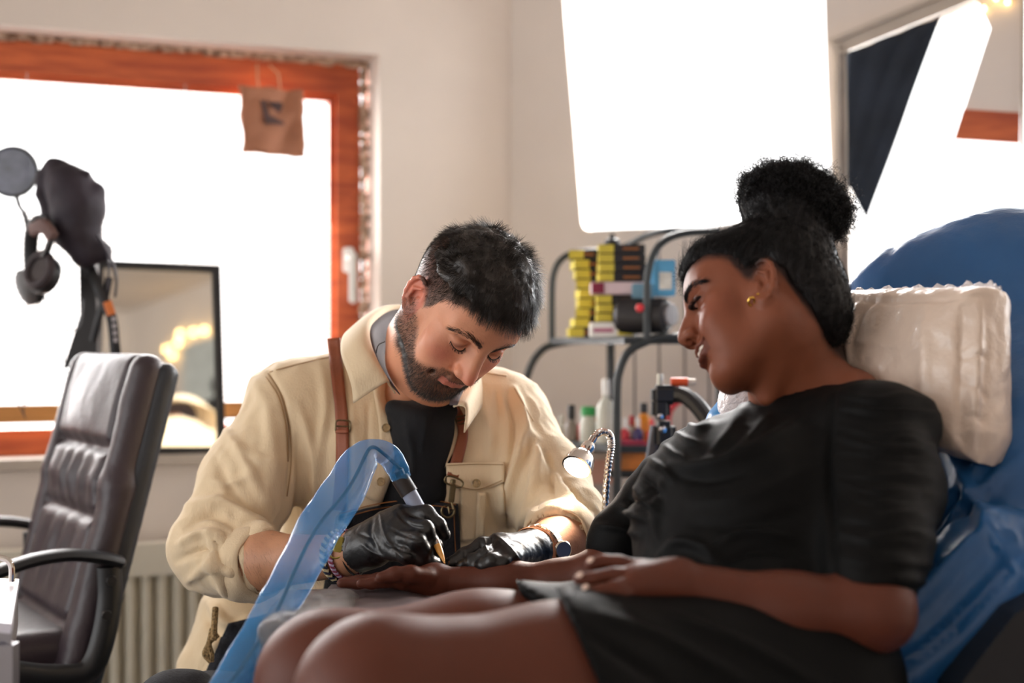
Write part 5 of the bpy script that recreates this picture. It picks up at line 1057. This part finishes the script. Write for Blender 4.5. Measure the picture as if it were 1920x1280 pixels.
# bracelets
def braid(c, ax_, R_, t, n, cols, name, label=None, ell_=1.0):
    q = Vector((0, 0, 1)).rotation_difference(Vector(ax_).normalized()); obs = []
    for ci_, cm_ in enumerate(cols):
        m = MB()
        for i in range(n):
            if i % len(cols) != ci_: continue
            a = 2*math.pi*i/n; a2 = a+2*math.pi/n*1.3; m.tube([Vector(c)+q @ Vector((R_*ell_*math.cos(a), R_*math.sin(a), -t)), Vector(c)+q @ Vector(((R_+t*.6)*ell_*math.cos((a+a2)/2), (R_+t*.6)*math.sin((a+a2)/2), 0)), Vector(c)+q @ Vector((R_*ell_*math.cos(a2), R_*math.sin(a2), t))], t*.62, 6)
        obs.append(m.build(name, cm_, man))
    m = MB(); m.tube([Vector(c)+q @ Vector((R_*ell_*math.cos(a), R_*math.sin(a), 0)) for a in np.linspace(0, 2*math.pi, 40)], t*.75, 8, cap=False); obs.append(m.build(name, cols[0], man)); return obs
axw = Vector(S(640, 1042, 1.99))-Vector(S(500, 1052, 2.08))
navyc, creamc, redc = mat('navy_cord', (30, 34, 58), .8), mat('cream_cord', (206, 190, 150), .8), mat('crimson_cord', (140, 60, 84), .8)
braid(S(637, 1042, 1.995), axw, .0335, .0042, 44, [navyc, creamc], 'braided_bracelet'); braid(S(650, 1040, 1.988), axw, .0325, .0032, 60, [redc, mat('lilac_cord', (190, 170, 196), .8)], 'braided_bracelet')
goldm = mat('gold_metal', (190, 170, 80), .3, metal=.7); m = MB(); m.box(P(635, 1020, 1.958), (.012, .004, .022), Matrix.Rotation(.15, 3, 'Y'), bev=.001); m.tube([P(629, 1038, 1.958)+Vector((.008*math.cos(a), 0, .006*math.sin(a))) for a in np.linspace(0, 2*math.pi, 20)], .0012, 7, cap=False); m.build('bracelet_clasp', goldm, man)
MB().box(P(651, 1020, 1.951), (.009, .003, .022), Matrix.Rotation(.15, 3, 'Y'), bev=.001).build('bracelet_plate', mat('steel_plate', (150, 150, 152), .4, metal=.6), man)
# watch on the left wrist
wc, wax = Vector(S(1012, 1030, 2.003)), (Vector(S(1050, 1016, 2.06))-Vector(S(1000, 1035, 1.985))).normalized(); q = Vector((0, 0, 1)).rotation_difference(wax); ssm = mat('steel_watch', (225, 218, 205), .2, metal=1, noise=.03); m = MB()
for i in range(22):
    a = 2*math.pi*i/22
    if 4.6 < a < 5.5: pass
    pc = wc+q @ Vector((.0345*math.cos(a), .0345*math.sin(a), 0)); nr = (pc-wc).normalized(); tt = wax.cross(nr); R = Matrix((tt, nr, wax)).transposed(); m.box(pc, (.0088, .0032, .014), R, bev=.0008)
m.build('watch_band', ssm, man)
dn = (P(1022, 1040, 1)-Vector((0, 0, CZ))).normalized()*-1; dn = (dn+Vector((.5, 0, -.12))).normalized(); wp = wc+(dn-wax*dn.dot(wax)).normalized()*.034
MB().lathe(wp, [(.001, 0), (.0125, 0), (.0135, .002), (.0135, .005), (.0118, .0072), (.0112, .0066), (.001, .0066)], axis=dn, n=36).build('watch_case', ssm, man)
MB().lathe(wp+dn*.0067, [(.001, 0), (.0110, 0), (.0106, .0008), (.001, .0008)], axis=dn, n=36).build('watch_dial', mat('blue_dial', (120, 150, 200), .15, metal=.4), man)
copper = mat('copper_bangle', (214, 150, 110), .25, metal=.9)
for k_, (bx, by, by2) in enumerate(((997, 1032, 1.993), (1003, 1031, 1.997))):
    c = Vector(S(bx, by, by2)); MB().tube([c+q @ Vector((.0325*math.cos(a), .0325*math.sin(a), 0)) for a in np.linspace(0, 2*math.pi, 40)], .0016, 8, cap=False).build('bangle', copper, man)
MB().tube(PL([(722, 640, 2.13), (708, 650, 2.15), (702, 690, 2.17)], 6), .0008, 6).build('necklace', black, man)
# ------------------------------------------------------------------ WOMAN
RW = rotm((-.6302, -.2077, -1.5519)); TW = np.array((.3109, 1.8002, 1.1338)); SW = .8993
wom = thing('person', 'smiling woman in black puff sleeve dress with curly bun reclining in the blue chair', 'person', (S(1440, 1200, 1.65)[0], 1.6, 0))
V = Vol((-.13, -.15, -.20), (.13, .21, .16), .0017); head_sdf(V, True, 1.0)
invw = lambda p: (RW.T @ (np.array(p)-TW))/SW
nbw = invw(S(1492, 748, 1.825)); V.cone((0, .03, -.04), nbw, .052, .062, .035); V.cone((0, .058, -.01), invw(S(1530, 710, 1.86)), .04, .05, .03)
V.cone((.04, .02, -.035), invw(S(1440, 745, 1.765)), .012, .011, .03); V.cone(nbw, invw(S(1600, 745, 1.78)), .05, .04, .04)
v, f = V.nets(1); lv2, lf2 = v.copy(), f; tow2 = lambda q: q*SW @ RW.T+TW; wv = tow2(v)
x, y, z = np.abs(lv2[:, 0]), lv2[:, 1], lv2[:, 2]
def scalpw(l):
    x, y, z = np.abs(l[:, 0]), l[:, 1], l[:, 2]; az = np.interp(y, [-.1, -.08, -.06, -.045, -.03, -.016, -.008, .0, .022, .035, .05, .07, .12], [.082, .08, .076, .066, .052, .022, .012, .02, .034, .012, -.03, -.06, -.08]); return smoothstep(-.016, .006, z-az+.005*vnoise(l, 60, 77, 2))
scw = scalpw(lv2)
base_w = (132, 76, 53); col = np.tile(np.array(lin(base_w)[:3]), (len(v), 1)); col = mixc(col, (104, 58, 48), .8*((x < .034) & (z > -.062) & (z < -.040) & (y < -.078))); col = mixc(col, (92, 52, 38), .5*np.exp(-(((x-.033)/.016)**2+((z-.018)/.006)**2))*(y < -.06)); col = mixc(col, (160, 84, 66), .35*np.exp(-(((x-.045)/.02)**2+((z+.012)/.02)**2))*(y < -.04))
col = mixc(col, (30, 24, 26), scw*.92); wcol = col
shNw, shFw, elNw, elFw = S(1640, 835, 1.67), S(1318, 880, 1.93), S(1640, 1146, 1.5), S(1128, 1078, 1.875)
def torso_w(V, g=0.0):
    V.cone(S(1420, 1190, 1.64), S(1410, 1010, 1.72), .15+g, .128+g, .06, flat=((.5, -.85, 0), 1.1)); V.cone(S(1410, 1010, 1.72), S(1448, 932, 1.77), .128+g, .108+g, .05, flat=((.5, -.85, 0), 1.1))
    V.cone(S(1350, 898, 1.9), S(1600, 845, 1.70), .054+g, .06+g, .05); V.ell(S(1330, 940, 1.74), .07+g, k=.06); V.ell(S(1440, 950, 1.665), .068+g, k=.06)
    V.cone(S(1480, 825, 1.82), S(1395, 872, 1.87), .05+g, .045+g, .05); V.cone(S(1495, 815, 1.81), S(1600, 812, 1.73), .052+g, .052+g, .04); return V
V = Vol((.02, 1.35, .6), (.62, 2.08, 1.1), .005); torso_w(V, -.010); t2v, t2f = V.nets(2)
def arm_near(V, d=0):
    finger = lambda V, p, a, b: V.chain(p, list(np.linspace(a, b, len(p))), .002)
    V.cone(shNw, elNw, .045+d, .037+d, .03); V.cone(elNw, S(1480, 1143, 1.5), .037+d, .034+d, .03, flat=((0, 0, 1), 1.0)); V.cone(S(1480, 1143, 1.5), S(1268, 1092, 1.5), .034+d, .0225+d, .03)
    w = S(1268, 1092, 1.5); mc = [S(1200, 1068, 1.515), S(1192, 1078, 1.49), S(1190, 1092, 1.475), S(1195, 1106, 1.475)]
    for q, r in zip(mc, (.0125, .013, .0125, .011)): V.cone(w, q, .019, r, .014)
    finger(V, [mc[0], S(1160, 1055, 1.515), S(1130, 1052, 1.515), S(1108, 1058, 1.515)], .0098, .0068)
    finger(V, [mc[1], S(1150, 1078, 1.48), S(1115, 1084, 1.475), S(1086, 1086, 1.478)], .0095, .0066)
    finger(V, [mc[2], S(1152, 1102, 1.46), S(1122, 1109, 1.455), S(1100, 1110, 1.46)], .0092, .0062)
    finger(V, [mc[3], S(1165, 1112, 1.46), S(1140, 1120, 1.458), S(1122, 1122, 1.462)], .0092, .0062)
    finger(V, [S(1250, 1080, 1.52), S(1205, 1076, 1.545), S(1165, 1078, 1.55), S(1140, 1086, 1.545)], .0135, .0075); return V
def arm_far(V, d=0):
    V.cone(shFw, elFw, .038+d, .030+d, .03); V.cone(elFw, S(1050, 1090, 1.89), .030+d, .0265+d, .03); V.cone(S(1050, 1090, 1.89), S(945, 1091, 1.9), .0265+d, .0235+d, .02); V.cone(S(945, 1091, 1.9), S(815, 1088, 1.905), .0235+d, .0175+d, .03)
    w = S(815, 1088, 1.905); mc = [S(755, 1085, 1.94), S(748, 1087, 1.92), S(750, 1089, 1.9), S(756, 1090, 1.88)]
    for q, r in zip(mc, (.0115, .0115, .011, .0105)): V.cone(w, q, .0165, r, .014)
    finger(V, [mc[0], S(720, 1086, 1.945), S(690, 1088, 1.945), S(668, 1086, 1.945)], .0095, .0065)
    finger(V, [mc[1], S(710, 1086, 1.922), S(675, 1090, 1.92), S(646, 1090, 1.92)], .0098, .0068)
    finger(V, [mc[2], S(708, 1090, 1.898), S(672, 1093, 1.893), S(640, 1093, 1.89)], .0095, .0066)
    finger(V, [mc[3], S(722, 1090, 1.873), S(697, 1094, 1.868), S(676, 1094, 1.865)], .0088, .006)
    finger(V, [S(800, 1082, 1.885), S(770, 1076, 1.87), S(740, 1076, 1.862), S(715, 1082, 1.86)], .013, .0075); return V
V = Vol((.05, 1.4, .72), (.55, 1.75, 1.06), .0028); arm_near(V); n1v, n1f = V.nets(1)
V = Vol((-.27, 1.82, .74), (.3, 2.0, 1.06), .0024); arm_far(V); n2v, n2f = V.nets(1)
def legs(V, d=0, x0=None):
    kn, kf = S(722, 1302, 1.38), S(628, 1272, 1.58)
    V.cone(kn, S(1060, 1306, 1.45), .074+d, .086+d, .03); V.cone(S(1060, 1306, 1.45), S(1480, 1290, 1.56), .086+d, .115+d, .05)
    V.cone(kf, S(900, 1255, 1.6), .072+d, .078+d, .03); V.cone(S(900, 1255, 1.6), S(1400, 1262, 1.66), .078+d, .11+d, .05); return kn, kf
V = Vol((-.55, 1.15, .0), (.62, 1.85, .86), .006); kn, kf = legs(V)
for k_, sh in ((kn, (-.17, .0, -.33)), (kf, (-.15, .02, -.33))):
    V.ell(k_+np.array((-.012, 0, .0)), (.066, .062, .064), k=.04); an_ = k_+np.array(sh)*1.15; V.cone(k_+np.array((-.015, 0, -.01)), k_+np.array(sh)*.4+[.02, 0, 0], .064, .057, .03); V.cone(k_+np.array(sh)*.4+[.02, 0, 0], an_, .057, .036, .04); V.cone(an_, an_+[-.05, 0, -.05], .036, .03, .03); V.cone(an_+[.0, 0, -.04], an_+[-.15, 0, -.08], .032, .022, .03)
g1v, g1f = V.nets(2)
bv, bf = cat((wv, f), (t2v, t2f), (n1v, n1f), (n2v, n2f), (g1v, g1f)); bc = np.tile(np.array(lin((94, 48, 33))[:3]), (len(bv), 1)); bc[:len(wv)] = wcol  # skin below the face darker: its weaker light is put into the colour
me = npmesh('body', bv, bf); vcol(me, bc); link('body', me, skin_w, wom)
nail = mat('pale_nail', (226, 196, 180), .25, noise=.02, coat=.5)
m = MB(); 
for (a, b, Y_) in ((1110, 1053, 1.508), (1090, 1081, 1.471), (1100, 1104, 1.453)):
    c = P(a, b, Y_); m = MB(); m.lathe(c+Vector((-.002, -.002, .0025)), [(.0004, .0012), (.0035, .0008), (.0042, -.0008), (.0004, -.001)], axis=(-.5, -.35, .8), n=12); m.build('fingernail', nail, wom)
# face details
TH2 = bvh(lv2, lf2)
barcw = [(.012, -.0935, .037), (.022, -.0895, .0415), (.034, -.082, .0435), (.046, -.071, .0395), (.052, -.064, .035)]
br = snap(TH2, np.concatenate([browset(-1, 420, 15, barcw, .0042), browset(1, 420, 16, barcw, .0042)])); v, f = strands(tow2(br.reshape(-1, 3)).reshape(br.shape), .00024); link('eyebrows', npmesh('h', v, f), hair_f, wom)
larc2 = [(.019, -.0815, .0185), (.025, -.0865, .0165), (.032, -.0875, .0155), (.040, -.0835, .0165), (.0455, -.077, .0185)]
la_ = lashes(150, 19, larc2, .0085, (0, -.8, -.35)); v, f = strands(tow2(la_.reshape(-1, 3)).reshape(la_.shape), .00026); ll = []
for side in (-1, 1): ll.append(strands(tow2(spline([np.array(q)*[side, 1, 1]+[0, -.0004, -.001] for q in larc2], 6))[None], .0011, .8))
v, f = cat((v, f), *ll); link('eyelashes', npmesh('h', v, f), hair_f, wom)
V = Vol((-.04, -.11, -.07), (.04, -.06, -.03), .0008)
for s in (-1, 1): V.chain([(0, -.0935, -.0465), (s*.012, -.0912, -.0462), (s*.024, -.0835, -.0435)], [.0036, .0034, .0022], .003)
v, f = V.nets(1); link('teeth', npmesh('t', tow2(v), f), mat('tooth_white', (236, 226, 212), .25, noise=.02), wom)
# earrings
gold = mat('polished_gold', (236, 190, 96), .18, metal=1, noise=.03); c = Vector(S(1415, 566, 1.737)); q, _, _, _ = TH2.find_nearest(Vector(invw(S(1415, 562, 1.74)))); c = Vector(tow2(np.array(q)[None])[0])
m = MB(); m.tube([c+Vector((.0038*math.cos(a)-.001, -.0035-.0018*math.sin(a), -.003+.0050*math.sin(a))) for a in np.linspace(-.6, 4.9, 20)], [.001]+[.0018]*18+[.001], 10); m.build('hoop_earring', gold, wom)
q, nq, _, _ = TH2.find_nearest(Vector(invw(S(1422, 553, 1.735)))); c = Vector(tow2(np.array(q)[None])[0]); MB().lathe(c+Vector((0, -.0005, 0)), [(.0004, -.001), (.0018, 0), (.0015, .0015), (.0004, .002)], axis=(0, -1, 0), n=12).build('stud_earring', gold, wom)
# hair: cap, back mass, bun + curls
V = Vol((.2, 1.68, .99), (.56, 2.02, 1.27), .0026)
ML = (RW*SW, TW); V.M = ML
Vc = Vol((-.13, -.16, -.13), (.13, .2, .22), .0026); Vc.ell((0, .016, .052), (.080, .102, .085), k=0); Vc.ell((0, -.03, .075), (.064, .064, .054), k=.03); Vc.ell((0, .06, .035), (.072, .07, .078), k=.04); Vc.ell((0, .075, -.015), (.055, .05, .06), k=.04)
Vc.ell(invw(S(1478, 440, 1.86)), .055, k=.05)
Vc.ell(invw(S(1480, 385, 1.86)), (.058, .06, .054), k=.02); Vc.ell(invw(S(1530, 402, 1.865)), (.040, .045, .044), k=.02); Vc.ell(invw(S(1440, 370, 1.86)), (.040, .042, .038), k=.015)
x, y, z = Vc.arrays(); hl = np.interp(y, [-.12, -.085, -.06, -.045, -.03, -.018, -.008, .0, .022, .035, .05, .07, .14], [.088, .084, .078, .070, .056, .034, .022, .026, .038, .018, -.02, -.065, -.10]); Vc.D = (Vc.D+.0065*np.exp(-np.clip(z-hl, 0, 1)/.012)+0*x).astype(np.float32); Vc.D = np.maximum(Vc.D, ((hl-z)*.7+0*x).astype(np.float32))
cv, cf = Vc.nets(2); N_ = normals(cv, cf); bunw = smoothstep(.128, .15, np.linalg.norm(cv-np.array((0, .016, .045)), axis=1))
cv = cv+N_*((.0022+.007*bunw)*vnoise(cv, (85, 85, 85), 33, 3)-.001+.0006*np.sin(cv[:, 1]*260+12*vnoise(cv, (30, 30, 30), 36, 1)))[:, None]
p_, n_, bw = sample(cv, cf, .10+bunw, 8000, 22); n = len(p_); S_ = 22; t = np.linspace(0, 1, S_)[None, :]; r = np.random.default_rng(5)
tang = np.cross(n_, r.normal(size=n_.shape)); tang /= np.linalg.norm(tang, axis=1)[:, None]; bt = np.cross(n_, tang); R_ = (.0022+.0022*r.random(n))*(.3+.7*bw); turns = 1.5+2.2*r.random(n); ph = 2*np.pi*r.random(n)[:, None]+2*np.pi*turns[:, None]*t; ln = (.010+.028*r.random(n)**2)*(.25+.75*bw)
axd = tang*.9+n_*(.7*r.random(n)*(.15+.85*bw))[:, None]
pts = p_[:, None, :]+axd[:, None, :]*(ln[:, None]*t)[..., None]+bt[:, None, :]*(R_[:, None]*np.cos(ph))[..., None]+n_[:, None, :]*(R_[:, None]*(np.sin(ph)*.8))[..., None]
s1 = strands(tow2(pts.reshape(-1, 3)).reshape(pts.shape), .00034, .5)
# swept-back strands and edge fuzz
cap_w = (1-bunw)*smoothstep(.16, .0, cv[:, 1]); p_, n_, _ = sample(cv, cf, cap_w+.02, 9000, 23); goal = invw(S(1480, 400, 1.86)); d_ = goal-p_; d_ /= np.linalg.norm(d_, axis=1)[:, None]; d_ = d_-n_*(d_*n_).sum(1)[:, None]; d_ /= np.linalg.norm(d_, axis=1)[:, None]+1e-9; d_ = d_+RNG.normal(size=p_.shape)*.10; ln = .02+.02*RNG.random(len(p_)); cl = np.stack([vnoise(p_, (90, 90, 90), 80+i, 1) for i in range(3)], 1)
tt = np.linspace(0, 1, 7); pts = np.stack([p_+d_*(ln*s)[:, None]+n_*(.0008+.0012*math.sin(s*9))-n_*(s*s*.0035)+cl*.002*s for s in tt], 1); s2 = strands(tow2(pts.reshape(-1, 3)).reshape(pts.shape), .00022)
edge = np.exp(-((cv[:, 2]-np.interp(cv[:, 1], [-.12, -.085, -.06, -.045, -.03, -.018, 0], [.088, .084, .078, .070, .056, .034, .026]))/.012)**2)*(cv[:, 1] < .0); p_, n_, _ = sample(cv, cf, edge+.04*(cv[:, 1] < .02), 4200, 24); d_ = n_*.6+RNG.normal(size=p_.shape)*.6+np.array((0, .1, .35)); d_ /= np.linalg.norm(d_, axis=1)[:, None]; ln = .006+.016*RNG.random(len(p_)); w1_ = RNG.normal(size=p_.shape)*.004
pts = np.stack([p_-n_*.001+d_*(ln*s)[:, None]+w1_*math.sin(s*5) for s in tt], 1); s3 = strands(tow2(pts.reshape(-1, 3)).reshape(pts.shape), .00013)
v, f = cat((tow2(cv), cf), s1, s2, s3); link('hair', npmesh('h', v, f), hair_f, wom)
# ---- dress
dressm = mat('black_crepe', (9, 10, 11), .62, noise=.12, scale=5, bump=.15, bscale=400, sheen=.0, spec=.14)
V = Vol((.0, 1.3, .55), (.68, 2.1, 1.12), .0042); torso_w(V, .004)
V.cone(S(1640, 815, 1.67), S(1652, 915, 1.64), .058, .064, .03); V.cone(S(1652, 915, 1.64), S(1645, 1020, 1.56), .064, .058, .04); V.cone(S(1645, 1020, 1.56), S(1636, 1078, 1.52), .056, .05, .02); V.ell(S(1672, 778, 1.68), (.045, .045, .034), k=.02); V.ell(S(1722, 800, 1.68), (.028, .04, .035), k=.012); V.cone(S(1622, 762, 1.72), S(1690, 790, 1.68), .026, .03, .02)
V.cone(S(1310, 868, 1.93), S(1250, 935, 1.91), .046, .050, .03); V.cone(S(1250, 935, 1.91), S(1165, 1010, 1.89), .050, .043, .03); V.cone(S(1165, 1010, 1.89), S(1158, 1022, 1.888), .044, .042, .01)
for q_, r_ in ((S(1292, 822, 1.9), .014), (S(1268, 846, 1.9), .017), (S(1236, 880, 1.9), .019), (S(1214, 918, 1.9), .018), (S(1182, 955, 1.89), .017), (S(1150, 985, 1.89), .014)): V.ell(q_, (r_*1.4, r_*1.8, r_*1.1), k=.006)
neckc = Vol((.0, 1.3, .55), (.68, 2.1, 1.12), .0042); neckc.cone(S(1470, 660, 1.83), S(1488, 742, 1.818), .07, .068, .01); V.D = np.maximum(V.D, -neckc.D); x, y, z = V.arrays(); pxx = 960+F*x/y; pyy = 640-F*(z-CZ)/y; nk = polysd(pxx, pyy, [(1385, 600), (1393, 730), (1400, 745), (1420, 762), (1440, 762), (1470, 739), (1530, 723), (1602, 708), (1615, 600)])*(y/F); V.D = np.maximum(V.D, -np.maximum(nk, y-1.9).astype(np.float32))
# skirt / lap
V2 = Vol((.0, 1.3, .55), (.68, 2.1, 1.12), .0042); 
dv, df = V.nets(2)
sleeve_n = lambda pj: smoothstep(1545, 1580, pj[:, 0])*smoothstep(1120, 1090, pj[:, 1])
ru = []
for k_ in range(13):
    y0 = 735+k_*28+9*math.sin(k_*4.3); ru.append(([(1568+8*math.sin(k_*2.1), y0+10*math.sin(k_*1.7)), (1640, y0+14+6*math.sin(k_*3.1)), (1700, y0+6+8*math.sin(k_*1.3)), (1762, y0+22)], 6+2*math.sin(k_*5), .0034+.0014*math.sin(k_*2.3))); ru.append(([(1575, y0+14), (1650, y0+26+5*math.sin(k_)), (1752, y0+30)], 5, -.0026))
ru += [([(1285, 795), (1310, 805), (1335, 790)], 5, .005), ([(1268, 812), (1290, 828), (1310, 830)], 5, .006), ([(1245, 835), (1262, 850), (1290, 862)], 5, .006), ([(1222, 862), (1245, 880), (1262, 900)], 6, .007), ([(1205, 895), (1225, 915), (1240, 935)], 5, -.007), ([(1195, 915), (1215, 940), (1232, 960)], 6, .008), ([(1165, 950), (1190, 965), (1215, 975)], 6, .008), ([(1180, 935), (1205, 950), (1225, 955)], 5, -.007), ([(1120, 985), (1160, 990), (1200, 1005)], 6, .004),
 ([(1262, 870), (1320, 872), (1400, 850), (1500, 790)], 11, .007), ([(1275, 895), (1330, 900), (1400, 885)], 9, -.004), ([(1400, 760), (1360, 820), (1330, 860)], 9, .004), ([(1440, 780), (1400, 830), (1370, 855)], 8, .004), ([(1240, 900), (1228, 970), (1232, 1020)], 7, .004), ([(1240, 1045), (1275, 1018), (1320, 1030), (1350, 1060)], 9, .008), ([(1330, 1030), (1400, 1000), (1480, 1010)], 9, .007), ([(1340, 1055), (1420, 1030), (1500, 1040)], 8, -.006), ([(1300, 940), (1400, 930), (1520, 880)], 12, .003), ([(1300, 985), (1400, 985), (1500, 960)], 12, -.004), ([(1562, 740), (1552, 860), (1558, 1000), (1560, 1090)], 5, -.006), ([(1420, 748), (1400, 742), (1385, 760)], 4, .003)]
dv = creases(dv, df, ru[:26], .8); dv = creases(dv, df, ru[26:], 1.4); dv = dv+normals(dv, df)*(.0022*vnoise(dv, (18, 18, 14), 90, 3))[:, None]
V = Vol((.0, 1.25, .5), (.68, 2.0, .9), .005); legs(V, .012); V.cone(S(1250, 1170, 1.62), S(1430, 1160, 1.66), .07, .12, .06)
x, y, z = V.arrays(); pxx = 960+F*x/y; pyy = 640-F*(z-CZ)/y; hem = 1052+(pyy-1125)*.45-70*np.clip((y-1.53)/.06, 0, 1); V.D = np.maximum(V.D, ((hem-pxx)*(y/F)*.8).astype(np.float32))
kv, kf_ = V.nets(2); kv = creases(kv, kf_, [([(1120, 1150), (1250, 1200), (1400, 1280)], 12, .006), ([(1090, 1180), (1180, 1240), (1250, 1290)], 12, -.005), ([(1250, 1150), (1400, 1210), (1550, 1290)], 12, .006)])
v, f = cat((dv, df), (kv, kf_)); link('dress', npmesh('d', v, f), dressm, wom)
# ================================================================== MACHINE AND ITS BLUE SLEEVE
pen = thing('tattoo_machine', 'tattoo pen with black tape, grey grip and gold needle tip in the right glove', 'tattoo machine', P(800, 960, 1.95))
gripm = mat('grey_grip', (150, 160, 185), .35, noise=.05)
MB().tube([P(766, 922, 1.972), P(786, 958, 1.966)], .0112, 20).build('grip', gripm, pen)
MB().tube([P(750, 896, 1.976), P(768, 925, 1.972)], .0128, 20).build('tape_band', mat('black_tape', (34, 26, 26), .4), pen)
MB().tube([P(786, 958, 1.966), P(812, 1006, 1.93)], .009, 14).build('barrel', black, pen)
MB().tube([P(812, 1006, 1.93), P(819, 1018, 1.915), P(822, 1026, 1.910)], [.007, .005, .0048], 14).build('collar', chrome, pen)
MB().tube([P(820, 1022, 1.912), P(826, 1036, 1.905), P(834, 1056, 1.895)], [.0052, .0042, .0008], 12).build('needle_tip', mat('amber_tip', (236, 170, 84), .25, noise=.05), pen)
bl_f = bpy.data.materials.new('blue_sleeve_film'); bl_f.use_nodes = True; nt = bl_f.node_tree; b_ = nt.nodes['Principled BSDF']; b_.inputs['Base Color'].default_value = lin((66, 165, 240)); b_.inputs['Roughness'].default_value = .12; b_.inputs['Alpha'].default_value = .46; b_.inputs['Specular IOR Level'].default_value = .9; b_.inputs['Coat Weight'].default_value = .6
tc = NZ(nt, 'ShaderNodeTexCoord'); n2 = NZ(nt, 'ShaderNodeTexNoise', Scale=30.0, Detail=3.0); nt.links.new(tc.outputs['Object'], n2.inputs['Vector']); bp = NZ(nt, 'ShaderNodeBump', Strength=.35, Distance=.006); nt.links.new(n2.outputs['Fac'], bp.inputs['Height']); nt.links.new(bp.outputs[0], b_.inputs['Normal'])
slv = thing('machine_cord', 'blue plastic sleeved cord arching from the tattoo pen down past the table', 'cord', P(480, 1280, 1.7))
pathc = [(753, 897, 1.974, .0142), (744, 876, 1.97, .0165), (725, 852, 1.965, .017), (703, 842, 1.955, .015), (678, 862, 1.94, .024), (640, 925, 1.9, .029), (600, 990, 1.85, .029), (555, 1072, 1.78, .027), (505, 1160, 1.72, .024), (440, 1268, 1.66, .022), (380, 1360, 1.62, .022)]
Lp = spline([tuple(P(a, b, Y))+(w,) for a, b, Y, w in pathc], 14); npts = len(Lp); G = np.zeros((npts, 25, 3))
for i in range(npts):
    t_ = Lp[min(i+1, npts-1), :3]-Lp[max(i-1, 0), :3]; t_ /= np.linalg.norm(t_); side_ = np.cross(t_, (0, 1, 0)); side_ /= np.linalg.norm(side_); dp_ = np.cross(side_, t_); w_ = Lp[i, 3]
    fl_ = .75 if i < 26 else .42
    for j in range(25):
        a = 2*math.pi*j/24; wr = 1+.02*math.sin(i*.5+a*3)+.03*math.sin(i*.2+a*5); G[i, j] = Lp[i, :3]+side_*w_*math.cos(a)*wr+dp_*w_*fl_*math.sin(a)*wr
G[:, 24] = G[:, 0]; vv_ = G[:, :24].reshape(-1, 3); fs = [(i*24+j, i*24+(j+1) % 24, (i+1)*24+(j+1) % 24, (i+1)*24+j) for i in range(npts-1) for j in range(24)]
vv_ = vv_+normals(vv_, np.array(fs))*(.0012*vnoise(vv_, (40, 40, 25), 95, 2))[:, None]; link('plastic_sleeve', npmesh('s', vv_, np.array(fs)), bl_f, slv)
cl_ = [Vector(q[:3])+Vector((.004*math.sin(i*.12), 0, .003*math.cos(i*.15))) for i, q in enumerate(Lp)]; MB().tube(cl_, .0026, 8).build('cable', black, slv)
MB().tube([Vector(q[:3]) for q in Lp[:12]], .0075, 10).build('connector', mat('dark_blue_plug', (26, 40, 70), .4), slv)
